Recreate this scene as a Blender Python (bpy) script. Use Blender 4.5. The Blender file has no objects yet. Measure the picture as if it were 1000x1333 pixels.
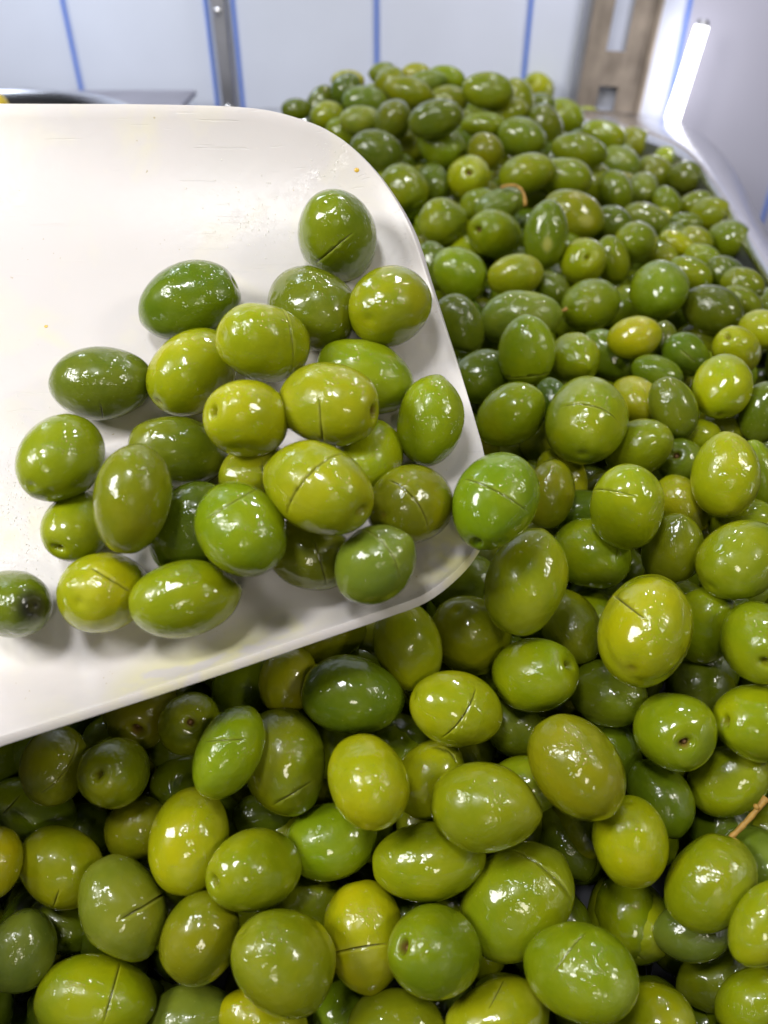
import bpy, bmesh, math, random
import numpy as np
from mathutils import Vector, Matrix

scene = bpy.context.scene
COL = scene.collection
MM = 0.001

# ------------------------------------------------------------------ camera
cam_d = bpy.data.cameras.new("camera")
cam = bpy.data.objects.new("camera", cam_d)
COL.objects.link(cam)
cam.location = (0, 0, 1.30)
cam.rotation_euler = (math.radians(90 - 38), 0, 0)
cam_d.sensor_fit = 'VERTICAL'
cam_d.sensor_height = 36
cam_d.lens = 27.71
cam_d.clip_start = 0.01
cam_d.clip_end = 50
cam_d.dof.use_dof = True
cam_d.dof.focus_distance = 0.265
cam_d.dof.aperture_fstop = 9.5
scene.camera = cam

# ------------------------------------------------------------------ world and lamps
world = bpy.data.worlds.new("World")
scene.world = world
world.use_nodes = True
bg = world.node_tree.nodes["Background"]
bg.inputs[0].default_value = (0.86, 0.90, 1.0, 1)
bg.inputs[1].default_value = 0.06

def lamp(name, loc, target, size, watts, colour, shape='DISK', size_y=None, spread=None):
    d = bpy.data.lights.new(name, 'AREA')
    d.shape = shape
    d.size = size
    if size_y: d.size_y = size_y
    if spread: d.spread = math.radians(spread)
    d.energy = watts
    d.color = colour
    o = bpy.data.objects.new(name, d)
    COL.objects.link(o)
    o.location = loc
    o.rotation_euler = (Vector(target) - Vector(loc)).to_track_quat('-Z', 'Y').to_euler()
    return o

lamp('left_lamp', (-.56, .0, 1.66), (0, .25, 1.1), .28, 5.2, (1, .985, .96))
lamp('front_lamp', (.12, -.80, 1.70), (0, .25, 1.1), .18, 1.5, (1, .92, .75))
lamp('right_lamp', (.68, -.02, 1.75), (0, .30, 1.1), .17, 2.2, (1, .95, .86))
lamp('overhead_lamp', (-.19, -.05, 2.05), (0, .30, 1.1), .18, 4.0, (.98, .98, 1))
lamp('rear_lamp', (.30, .80, 1.85), (.1, .5, 1.1), .05, 0.9, (.95, .96, 1))
lamp('window_side_lamp', (-.60, .95, 1.95), (0, .30, 1.1), .20, 1.6, (.78, .85, 1))
lamp('wall_fill', (-.35, .62, 1.70), (-.35, 1.0, 1.20), .16, .40, (.80, .90, 1), spread=75)  # unseen fill light added to brighten the back wall
lamp('wall_fill', (.30, .62, 1.70), (.30, 1.0, 1.20), .16, .38, (.86, .89, 1), spread=75)  # second added fill, for the right half of the wall
for k, (x, y, z) in enumerate([(-.35, .50, 2.1), (.10, .75, 2.2), (.65, .25, 2.0), (.22, -.10, 2.2), (.12, 1.25, 2.0), (.62, .75, 1.9), (.45, .45, 2.1), (-.10, .95, 1.9), (.38, 1.15, 1.8)]):
    lamp('bulb', (x, y, z), (0, .35, 1.1), 0.025, .30, (1, .97, .93) if k % 2 else (.95, .97, 1))

scene.view_settings.view_transform = 'Standard'
scene.view_settings.look = 'None'
scene.view_settings.exposure = 0.0
scene.view_settings.gamma = 1.0
scene.cycles.max_bounces = 8
scene.cycles.use_denoising = True
scene.cycles.caustics_reflective = False
scene.cycles.caustics_refractive = False

# ------------------------------------------------------------------ helpers
def tag(o, label=None, cat=None, group=None, kind=None):
    if label: o['label'] = label
    if cat: o['category'] = cat
    if group: o['group'] = group
    if kind: o['kind'] = kind
    return o

def link(name, me, mat, parent=None):
    if mat: me.materials.append(mat)
    o = bpy.data.objects.new(name, me)
    COL.objects.link(o)
    if parent: o.parent = parent
    return o

def empty(name, loc=(0, 0, 0), rot=(0, 0, 0)):
    o = bpy.data.objects.new(name, None)
    o.empty_display_size = 0.02
    COL.objects.link(o)
    o.location = loc
    o.rotation_euler = rot
    return o

def mesh_np(name, verts, faces, smooth=True):
    me = bpy.data.meshes.new(name)
    me.from_pydata([tuple(v) for v in verts], [], faces)
    me.update()
    if smooth: me.polygons.foreach_set('use_smooth', [True] * len(me.polygons))
    return me

def bm_obj(name, bm, mat, parent=None, smooth=False):
    me = bpy.data.meshes.new(name)
    bmesh.ops.recalc_face_normals(bm, faces=bm.faces)
    bm.to_mesh(me)
    bm.free()
    if smooth: me.polygons.foreach_set('use_smooth', [True] * len(me.polygons))
    return link(name, me, mat, parent)

def box(bm, x0, x1, y0, y1, z0, z1):
    r = bmesh.ops.create_cube(bm, size=1)
    for v in r['verts']:
        v.co = ((x0 + x1) / 2 + v.co.x * (x1 - x0), (y0 + y1) / 2 + v.co.y * (y1 - y0), (z0 + z1) / 2 + v.co.z * (z1 - z0))
    return r['verts']

def bevel(o, w, seg=2):
    m = o.modifiers.new('bevel', 'BEVEL')
    m.width = w
    m.segments = seg
    m.limit_method = 'ANGLE'
    return o

def tube(bm, pts, radii, n=10):
    rings = []
    P = [Vector(p) for p in pts]
    for i, p in enumerate(P):
        t = (P[min(i + 1, len(P) - 1)] - P[max(i - 1, 0)]).normalized()
        a = t.cross(Vector((0.3, 0.2, 1))).normalized()
        b = t.cross(a)
        rings.append([bm.verts.new(p + radii[i] * (math.cos(2 * math.pi * k / n) * a + math.sin(2 * math.pi * k / n) * b)) for k in range(n)])
    for i in range(len(rings) - 1):
        for k in range(n):
            bm.faces.new((rings[i][k], rings[i][(k + 1) % n], rings[i + 1][(k + 1) % n], rings[i + 1][k]))
    bm.faces.new(rings[0][::-1])
    bm.faces.new(rings[-1])

def spline(pts, n):
    """Catmull-Rom through a CLOSED loop of points."""
    P = np.array(pts, float)
    N = len(P)
    out = []
    for i in range(N):
        p0, p1, p2, p3 = P[i - 1], P[i], P[(i + 1) % N], P[(i + 2) % N]
        for k in range(n):
            t = k / n
            out.append(0.5 * (2 * p1 + (p2 - p0) * t + (2 * p0 - 5 * p1 + 4 * p2 - p3) * t * t + (3 * p1 - p0 - 3 * p2 + p3) * t ** 3))
    return np.array(out)

# ------------------------------------------------------------------ materials
def new_mat(name):
    m = bpy.data.materials.new(name)
    m.use_nodes = True
    nt = m.node_tree
    return m, nt, nt.nodes, nt.links, nt.nodes['Principled BSDF']

def simple(name, col, rough=0.5, metal=0.0, noise=0.0, nscale=60, bump=0.0, bscale=200, aniso=None):
    m, nt, N, L, b = new_mat(name)
    b.inputs['Base Color'].default_value = (*col, 1)
    b.inputs['Roughness'].default_value = rough
    b.inputs['Metallic'].default_value = metal
    tc = N.new('ShaderNodeTexCoord')
    src = tc.outputs['Object']
    if aniso:
        mp = N.new('ShaderNodeMapping')
        mp.inputs['Scale'].default_value = aniso
        L.new(src, mp.inputs[0])
        src = mp.outputs[0]
    if noise:
        n = N.new('ShaderNodeTexNoise')
        n.inputs['Scale'].default_value = nscale
        n.inputs['Detail'].default_value = 5
        L.new(src, n.inputs['Vector'])
        mix = N.new('ShaderNodeMix')
        mix.data_type = 'RGBA'
        mix.blend_type = 'MULTIPLY'
        mix.inputs[0].default_value = noise
        mix.inputs[6].default_value = (*col, 1)
        r = N.new('ShaderNodeValToRGB')
        r.color_ramp.elements[0].position = .3
        r.color_ramp.elements[1].position = .7
        r.color_ramp.elements[0].color = (.35, .35, .35, 1)
        L.new(n.outputs[0], r.inputs[0])
        L.new(r.outputs[0], mix.inputs[7])
        L.new(mix.outputs[2], b.inputs['Base Color'])
    if bump:
        n2 = N.new('ShaderNodeTexNoise')
        n2.inputs['Scale'].default_value = bscale
        n2.inputs['Detail'].default_value = 4
        L.new(src, n2.inputs['Vector'])
        bp = N.new('ShaderNodeBump')
        bp.inputs['Strength'].default_value = 1
        bp.inputs['Distance'].default_value = bump
        L.new(n2.outputs[0], bp.inputs['Height'])
        L.new(bp.outputs[0], b.inputs['Normal'])
    return m

def olive_material():
    m, nt, N, L, b = new_mat('olive_skin')
    def math_(op, a, c, clamp=False):
        n = N.new('ShaderNodeMath'); n.operation = op; n.use_clamp = clamp
        for i, v in enumerate((a, c)):
            if isinstance(v, (int, float)): n.inputs[i].default_value = v
            else: L.new(v, n.inputs[i])
        return n.outputs[0]
    def noise(scale, detail=3, rough=.5, dim4=True, vec=None, dist=0.0):
        n = N.new('ShaderNodeTexNoise')
        n.noise_dimensions = '4D' if dim4 else '3D'
        n.inputs['Scale'].default_value = scale
        n.inputs['Detail'].default_value = detail
        n.inputs['Roughness'].default_value = rough
        n.inputs['Distortion'].default_value = dist
        L.new(vec or tc.outputs['Object'], n.inputs['Vector'])
        if dim4: L.new(seed, n.inputs['W'])
        return n.outputs[0]
    def ramp(v, p0, p1, c0=0.0, c1=1.0):
        r = N.new('ShaderNodeMapRange')
        r.interpolation_type = 'SMOOTHSTEP'
        for i, x in enumerate((p0, p1, c0, c1)): r.inputs[i + 1].default_value = x
        L.new(v, r.inputs[0])
        return r.outputs[0]
    def mix(f, a, c, mode='MIX'):
        n = N.new('ShaderNodeMix'); n.data_type = 'RGBA'; n.blend_type = mode
        if isinstance(f, float): n.inputs[0].default_value = f
        else: L.new(f, n.inputs[0])
        for i, v in ((6, a), (7, c)):
            if isinstance(v, tuple): n.inputs[i].default_value = (*v, 1)
            else: L.new(v, n.inputs[i])
        return n.outputs[2]
    def attr(name):
        n = N.new('ShaderNodeAttribute'); n.attribute_name = name
        return n
    tc = N.new('ShaderNodeTexCoord')
    oi = N.new('ShaderNodeObjectInfo')
    seed = math_('MULTIPLY', oi.outputs['Random'], 37.0)
    tone = attr('tone').outputs['Color']
    # mottling: slow drift between the olive's own green and a yellower flesh tone, finer blotches, pale lenticels
    yel = mix(1.0, tone, (1.14, 1.07, .6), 'MULTIPLY')
    drk = mix(1.0, tone, (.66, .80, .9), 'MULTIPLY')
    c = mix(ramp(noise(48, 2), .44, .68), tone, yel)
    c = mix(ramp(noise(62, 2, vec=None), .62, .40, 0, .55), c, drk)
    c = mix(ramp(noise(380, 5, .65), .40, .75, 0, .28), c, yel)
    pal = mix(1.0, tone, (.055, .055, .022), 'ADD')
    c = mix(ramp(noise(75, 3, .6), .50, .72, 0, .55), c, pal)
    vor = N.new('ShaderNodeTexVoronoi'); vor.inputs['Scale'].default_value = 520
    L.new(tc.outputs['Object'], vor.inputs['Vector'])
    fleck = math_('MULTIPLY', ramp(vor.outputs['Distance'], .16, .06), ramp(noise(140, 1), .5, .66))
    c = mix(math_('MULTIPLY', fleck, .30), c, (.52, .50, .13))
    spk = math_('MULTIPLY', ramp(noise(900, 2), .70, .76), ramp(noise(90, 1), .52, .62))
    c = mix(math_('MULTIPLY', spk, .5), c, (.10, .07, .015))
    c = mix(attr('flesh').outputs['Fac'], c, (.40, .39, .09))
    c = mix(attr('cutmark').outputs['Fac'], c, (.055, .050, .006))  # slits painted darker: mostly shade inside the cut, some browned flesh
    c = mix(attr('scar').outputs['Fac'], c, (.17, .085, .025))
    c = mix(attr('bruise').outputs['Fac'], c, (.018, .016, .012))
    L.new(c, b.inputs['Base Color'])
    b.inputs['Roughness'].default_value = .27
    b.inputs['Specular IOR Level'].default_value = .17
    b.inputs['Subsurface Weight'].default_value = .24
    b.inputs['Subsurface Radius'].default_value = (1.0, .85, .12)
    b.inputs['Subsurface Scale'].default_value = .0035
    b.inputs['Coat Weight'].default_value = .85
    b.inputs['Coat Roughness'].default_value = .035
    b.inputs['Coat IOR'].default_value = 1.47
    # skin: shallow dents; oil film: ripples and pimples that break the glints up
    h1 = noise(170, 2)
    bp = N.new('ShaderNodeBump'); bp.inputs['Distance'].default_value = .00035; bp.inputs['Strength'].default_value = 1
    L.new(h1, bp.inputs['Height'])
    L.new(bp.outputs[0], b.inputs['Normal'])
    patch = ramp(noise(80, 2), .40, .64, .06, 1.0)
    fine = math_('ADD', math_('MULTIPLY', noise(330, 2, .5, dist=.7), 1.0), math_('MULTIPLY', noise(760, 1), .16))
    # tiny beads of brine standing in the film
    vb = N.new('ShaderNodeTexVoronoi'); vb.inputs['Scale'].default_value = 330
    L.new(tc.outputs['Object'], vb.inputs['Vector'])
    bead = math_('MULTIPLY', ramp(vb.outputs['Distance'], .17, .02), ramp(noise(120, 1), .50, .58))
    h2 = math_('ADD', math_('MULTIPLY', patch, fine), math_('ADD', math_('MULTIPLY', h1, .35), math_('MULTIPLY', bead, .40)))
    bp2 = N.new('ShaderNodeBump'); bp2.inputs['Distance'].default_value = .00085; bp2.inputs['Strength'].default_value = 1
    L.new(h2, bp2.inputs['Height'])
    L.new(bp2.outputs[0], b.inputs['Coat Normal'])
    return m

M_OLIVE = olive_material()
M_STEM = simple('dry_stalk', (.50, .28, .05), .55, 0, .6, 500, .0003, 900)
M_SCAR = simple('stem_scar', (.23, .12, .04), .5, 0, .6, 900)
M_STEEL = simple('stainless_steel', (.72, .72, .74), .18, 1, .15, 40, .00006, 300, (1, 12, 1))
M_STEEL_DULL = simple('dull_steel', (.50, .50, .54), .42, 1, .25, 30)
M_DARK = simple('dark_steel', (.10, .10, .11), .4, .6)
M_POST = simple('brown_reflecting_steel', (.52, .43, .35), .36, .35, .75, 55, .0004, 120, (1, 1, .5))  # brown reflections of the surroundings put into the steel's base colour
M_BLUE = simple('blue_trim', (.13, .24, .74), .35)
M_PALEBLUE = simple('pale_blue_trim', (.55, .63, .88), .35)
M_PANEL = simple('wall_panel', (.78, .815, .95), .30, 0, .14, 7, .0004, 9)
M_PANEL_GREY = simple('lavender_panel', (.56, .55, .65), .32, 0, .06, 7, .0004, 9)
M_COUNTER = simple('counter', (.42, .42, .47), .4, .3, .2, 20)
M_YELLOW = simple('yellow_pickle', (.70, .50, .03), .3, 0, .3, 120)

# ------------------------------------------------------------------ the setting behind: counter and panelled wall
bm = bmesh.new()
box(bm, -1.4, 1.4, -.6, 1.02, .80, .86)
tag(bm_obj('counter', bm, M_COUNTER), 'grey counter the pans stand on', kind='structure')

wall = empty('panel_wall', (0, 1.0, .86))
tag(wall, 'pale panelled back wall with upright blue trim strips', 'wall')
def wall_box(name, x0, x1, y0, y1, z0, z1, mat, w=.0012):
    bm = bmesh.new()
    box(bm, x0, x1, y0 - 1.0, y1 - 1.0, z0 - .86, z1 - .86)
    return bevel(bm_obj(name, bm, mat, wall), w)
edges = [-.90, -.70, -.52, -.343, -.176, -.008, .157, .327, .472, .64, .82]
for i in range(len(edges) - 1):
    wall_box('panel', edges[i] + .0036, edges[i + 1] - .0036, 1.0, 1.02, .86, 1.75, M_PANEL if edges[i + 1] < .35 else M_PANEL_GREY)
for x in edges[1:-1]:
    if x == -.176: continue
    t = wall_box('trim_strip', x - .0034, x + .0034, .999, 1.018, .86, 1.75, M_PALEBLUE, .0006)
    bm = bmesh.new(); box(bm, x - .0015, x + .0015, -.0032, -.0005, 0, .89)
    bm_obj('blue_core', bm, M_BLUE, t)
for x in (-.1905, -.1615):
    t = wall_box('trim_strip', x - .0034, x + .0034, .999, 1.018, .86, 1.75, M_PALEBLUE, .0006)
    bm = bmesh.new(); box(bm, x - .0015, x + .0015, -.0032, -.0005, 0, .89)
    bm_obj('blue_core', bm, M_BLUE, t)
up = empty('narrow_upright', (-.176, .988, .86))
tag(up, 'narrow bare metal upright screwed between two blue strips', 'post')
bm = bmesh.new(); box(bm, -.0075, .0075, 0, .011, 0, .89)
bevel(bm_obj('web', bm, M_STEEL_DULL, up), .002)
for z in (.250, .343, .45, .6):
    bm = bmesh.new()
    bmesh.ops.create_uvsphere(bm, u_segments=14, v_segments=8, radius=.0045)
    for v in bm.verts: v.co = (v.co.x - .001, v.co.y * .45 - .0005, v.co.z + z)
    bm_obj('screw', bm, M_STEEL, up, True)

# slotted post, leaning a little
post = empty('slotted_post', (.249, .984, 1.10), (0, math.radians(2.6), 0))
tag(post, 'brownish steel upright with long slots, standing behind the pan', 'post')
bm = bmesh.new()
hw, y0, y1 = .037, 0.0, .003
zb, zt = -.235, .55
slots = [(-.235 + k * .064 - .006, -.235 + k * .064 + .034) for k in range(1, 3)] + [(-.03, .032), (.066, .150), (.184, .268), (.302, .386), (.42, .50)]
slots = [(-.14, -.064), (-.03, .033), (.067, .150), (.184, .268), (.302, .386), (.42, .50)]
box(bm, -hw, -.0105, y0, y1, zb, zt)
box(bm, .0105, hw, y0, y1, zb, zt)
zz = zb
for a, c in slots:
    box(bm, -.0105, .0105, y0, y1, zz, a)
    zz = c
box(bm, -.0105, .0105, y0, y1, zz, zt)
bmesh.ops.remove_doubles(bm, verts=bm.verts, dist=1e-5)
bm_obj('web', bm, M_POST, post)
for s, mt in ((-1, M_STEEL_DULL), (1, M_POST)):
    bm = bmesh.new(); box(bm, s * hw - .0028, s * hw + .0028, -.006, .0125, zb, zt)
    bevel(bm_obj('flange', bm, mt, post), .001)

# glare streak beside the post: a reflection, built as a made-up glowing tube
strip = empty('glare_streak', (.3155, .952, 1.085), (0, math.radians(7), 0))
tag(strip, 'glaring white reflected streak, built as a glowing tube, right of the slotted post', 'glare')
m, nt, N_, L_, b_ = new_mat('glare_tube')
b_.inputs['Emission Color'].default_value = (1, .98, 1, 1)
b_.inputs['Emission Strength'].default_value = 6.0
bm = bmesh.new()
tube(bm, [(0, 0, 0.004), (0, 0, .11)], [.0080, .0068], 20)
bm_obj('tube', bm, m, strip, True)
bm = bmesh.new(); tube(bm, [(0, 0, .1102), (0, 0, .116)], [.0068, .0055], 16)
bevel(bm_obj('streak_end', bm, M_STEEL_DULL, strip), .001)  # end piece added to finish the glare streak
bm = bmesh.new(); tube(bm, [(0, 0, -.20), (0, 0, .0035)], [.009, .009], 16)
bm_obj('stand', bm, M_STEEL_DULL, strip)  # foot added under the glare streak

# neighbouring tray and pot, back left
M_TRAY = simple('grey_tray_metal', (.40, .385, .44), .45, .7, .3, 25)
tray = empty('neighbour_tray', (-.40, .88, 1.124))
tag(tray, 'grey metal tray edge behind the scoop at the upper left', 'tray')
bm = bmesh.new(); box(bm, -.35, .195, -.07, .085, .003, .009)
bevel(bm_obj('rim', bm, M_TRAY, tray), .003)
bm = bmesh.new(); box(bm, -.34, .185, -.06, .075, -.26, .0025)
bm_obj('body', bm, M_TRAY, tray)
pot = empty('round_pot', (-.335, .655, 1.162))
tag(pot, 'round dark metal pot with a shiny rim, behind the scoop at upper left', 'pot')
def lathe(prof, n=64):
    V = []; Fc = []
    for r, z in prof:
        for k in range(n): V.append((r * math.cos(2 * math.pi * k / n), r * math.sin(2 * math.pi * k / n), z))
    for i in range(len(prof) - 1):
        for k in range(n): Fc.append((i * n + k, i * n + (k + 1) % n, (i + 1) * n + (k + 1) % n, (i + 1) * n + k))
    return V, Fc
V, Fc = lathe([(.132, -.005), (.136, 0), (.140, .0015), (.144, 0), (.145, -.004), (.140, -.008), (.134, -.008), (.132, -.005)])
link('rim', mesh_np('pot_rim', V, Fc), M_STEEL, pot)
V, Fc = lathe([(.1325, -.007), (.130, -.10), (.0005, -.103)])
link('inner_wall', mesh_np('pot_inner', V, Fc), M_DARK, pot)
V, Fc = lathe([(.1355, -.009), (.1345, -.302), (.0005, -.3025)])
link('outer_wall', mesh_np('pot_outer', V, Fc), M_STEEL_DULL, pot)
for k, (x, y, z) in enumerate([(.004, .075, 1.150)]):
    bm = bmesh.new()
    bmesh.ops.create_uvsphere(bm, u_segments=24, v_segments=14, radius=.013)
    for v in bm.verts:
        v.co.x *= 1.25
        v.co *= 1 + .06 * math.sin(v.co.x * 150 + k) * math.cos(v.co.y * 130)
    o = bm_obj('yellow_pickle', bm, M_YELLOW, None, True)
    o.location = (-.335 + x, .655 + y, z + .01)
    o.rotation_euler = (0, .3 * k, k)
    tag(o, 'yellow pickle in the round pot at the upper left edge', 'pickle')

# ------------------------------------------------------------------ the steel pan
pan = empty('steel_pan', (0, .4, .86))
tag(pan, 'large stainless steel pan with a rounded corner, holding the olive heap', 'pan')
inner = [(.221, .443), (.2322, .517), (.2467, .614), (.2551, .708), (.243, .767), (.213, .812), (.165, .842), (.10, .853), (-.06, .853), (-.14, .845), (-.172, .81), (-.178, .74), (-.172, .45), (-.160, .15), (-.155, .02), (-.13, -.03), (-.06, -.045), (.08, -.045), (.135, -.03), (.158, .02), (.185, .2)]
outer = [(.240, .437), (.2487, .512), (.2690, .612), (.2860, .708), (.2905, .800), (.266, .856), (.195, .884), (.10, .887), (-.06, .887), (-.165, .88), (-.196, .83), (-.200, .74), (-.194, .45), (-.182, .15), (-.178, .01), (-.15, -.052), (-.06, -.068), (.08, -.068), (.155, -.052), (.181, .01), (.208, .2)]
I_ = spline([(x, y, 0) for x, y in inner], 10)
O_ = spline([(x, y, 0) for x, y in outer], 10)
n = len(I_)
base = np.array([0, .4, .86]) ; Z = 1.13
def ringmesh(rings):
    V = []; Fc = []
    for r in rings: V += [tuple(np.array(p) - base) for p in r]
    for i in range(len(rings) - 1):
        for k in range(n): Fc.append((i * n + k, i * n + (k + 1) % n, (i + 1) * n + (k + 1) % n, (i + 1) * n + k))
    return V, Fc
def zr(P, z): return [(p[0], p[1], z) for p in P]
mix_ = lambda t: I_ * (1 - t) + O_ * t
V, Fc = ringmesh([zr(mix_(-.03), Z - .006), zr(mix_(.03), Z - .0015), zr(mix_(.14), Z), zr(mix_(.86), Z + .0006), zr(mix_(.97), Z - .001), zr(mix_(1.0), Z - .005), zr(mix_(.985), Z - .014), zr(mix_(.93), Z - .014), zr(mix_(.9), Z - .006), zr(mix_(.1), Z - .0075), zr(mix_(-.03), Z - .006)])
link('rim', mesh_np('pan_rim', V, Fc), M_STEEL, pan)
cen = I_.mean(axis=0)
sh = lambda k: cen + (I_ - cen) * k
V, Fc = ringmesh([zr(mix_(-.035), Z - .0065), zr(sh(.985), Z - .06), zr(sh(.965), Z - .19)])
link('inner_wall', mesh_np('pan_wall', V, Fc), M_STEEL_DULL, pan)
V, Fc = ringmesh([zr(sh(.964), Z - .192), zr(sh(.93), Z - .205), zr(sh(.5), Z - .206), zr(sh(.01), Z - .206)])
link('base', mesh_np('pan_base', V, Fc), M_DARK, pan)
V, Fc = ringmesh([zr(mix_(.12), Z - .009), zr(sh(1.0), Z - .06), zr(sh(.99), Z - .268)])
link('outer_wall', mesh_np('pan_outer', V, Fc), M_STEEL_DULL, pan)

# ------------------------------------------------------------------ the scoop
SC = {"O":[[-208.13,315.51,1241.37],[-138.63,314.89,1240.99],[-83.14,314.58,1240.8],[-47.12,313.76,1239.7],[-27.7,310.68,1236.02],[-16.63,307.39,1231.63],[-6.93,302.45,1225.03],[1.38,295.43,1217.15],[9.06,285.0,1207.14],[15.17,270.06,1194.34],[21.03,254.79,1182.52],[26.79,237.58,1170.66],[30.62,224.3,1161.83],[32.9,214.11,1155.51],[33.22,202.22,1148.72],[30.86,191.46,1143.22],[26.59,183.82,1139.66],[19.81,176.45,1137.44],[11.45,169.89,1135.73],[1.13,165.07,1135.08],[-17.72,158.05,1133.08],[-43.12,148.36,1130.6],[-73.24,137.68,1127.51],[-101.59,127.68,1124.83],[-145.73,112.42,1120.07],[-169.28,137.26,1137.84],[-193.38,189.9,1170.5],[-211.76,262.27,1213.05]],"I":[[-187.44,265.04,1186.52],[-136.37,267.78,1188.22],[-82.15,270.53,1189.93],[-46.74,273.31,1191.66],[-27.55,274.71,1192.52],[-16.53,274.71,1192.52],[-8.23,271.92,1190.79],[0.0,267.78,1188.22],[8.1,260.98,1184.0],[13.33,252.47,1178.72],[19.56,237.58,1169.48],[23.59,226.47,1162.59],[26.27,216.91,1156.66],[28.18,208.77,1151.61],[28.12,201.95,1147.38],[26.36,195.29,1143.24],[22.28,190.49,1140.27],[16.35,186.19,1137.6],[8.37,182.79,1135.49],[-2.38,179.85,1133.67],[-21.27,175.7,1131.09],[-49.15,169.98,1127.54],[-81.14,164.38,1124.06],[-115.05,160.04,1121.38],[-157.82,156.55,1119.21],[-180.9,176.11,1131.35],[-198.46,213.39,1154.48],[-202.58,250.38,1177.43]],"n":[0.0,-0.5272,0.8497],"stain":[[[21.5,186.1,1139.9],16,1],[[-65.0,147.3,1127.6],14,0.7],[[-54.9,151.4,1127.8],12,0.8],[[-42.4,156.9,1128.8],12,0.8],[[-29.4,161.4,1129.3],10,0.6],[[-121.3,204.2,1148.8],9,0.5],[[-120.4,193.1,1141.9],8,0.6],[[-118.2,257.2,1181.7],5,0.6],[[-87.6,305.7,1235.3],10,0.4]],"wet":[[[-64.2,288.0,1203.1],4,0.7],[[-57.3,290.0,1205.5],5,0.9],[[-50.3,291.6,1207.7],6,1],[[-43.5,294.6,1209.6],6,1],[[-37.0,296.6,1212.0],5.5,1],[[-31.5,299.2,1214.8],5,1],[[-24.7,302.5,1219.2],4,0.9],[[-19.6,303.8,1222.3],3.5,1],[[-15.3,304.1,1224.9],3,1],[[-118.8,204.2,1148.8],12,0.6],[[-109.0,190.9,1140.5],12,0.5],[[-141.1,298.8,1212.1],5,0.8],[[14.3,186.1,1139.9],10,0.7],[[-4.6,171.6,1135.6],8,0.6]],"beads":[[[-118.8,204.2,1148.8],9,260,0.1,0.3],[[-105.9,186.6,1137.9],8,120,0.1,0.28],[[-119.8,222.9,1160.3],7,60,0.1,0.22],[[-46.2,292.8,1208.5],8,110,0.1,0.34],[[-21.1,304.2,1221.4],4,60,0.1,0.3],[[-33.5,283.2,1197.8],12,50,0.08,0.22],[[-93.8,255.6,1180.7],20,50,0.06,0.18],[[9.7,190.9,1140.5],9,40,0.08,0.2]],"spots":[[[-9.9,299.4,1225.5],1.0],[[-118.1,257.0,1181.5],0.7]],"hdir":[-1.0,0.0,0.0],"h0":[-202.5,205.7,1163.8]}
SO = spline(SC['O'], 6) * MM
SI = spline(SC['I'], 6) * MM
sn = np.array(SC['n'])
scoop_c = SI.mean(axis=0)
scoop = empty('white_scoop', tuple(scoop_c))
tag(scoop, 'large white plastic scoop lifting olives out of the heap', 'scoop')
n = len(SO)
rings = []
hgt = ((SO - SI) @ sn)
foot = SO - hgt[:, None] * sn
K = SI + (foot - SI) * .60
lip = (SO - K); lip /= np.linalg.norm(lip, axis=1)[:, None]
for j in range(15):
    t = j / 14
    rings.append((1 - t) ** 2 * SI + 2 * t * (1 - t) * K + t * t * SO)
for f in (.93, .84, .72, .58, .42, .26, .12, .02):
    rings.insert(0, scoop_c + (SI - scoop_c) * f)
V = np.concatenate(rings) - scoop_c
Fc = []
for i in range(len(rings) - 1):
    for k in range(n): Fc.append((i * n + k, i * n + (k + 1) % n, (i + 1) * n + (k + 1) % n, (i + 1) * n + k))
Fc.append(tuple(range(n))[::-1])
me = mesh_np('scoop_bowl', V, Fc)
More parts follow.
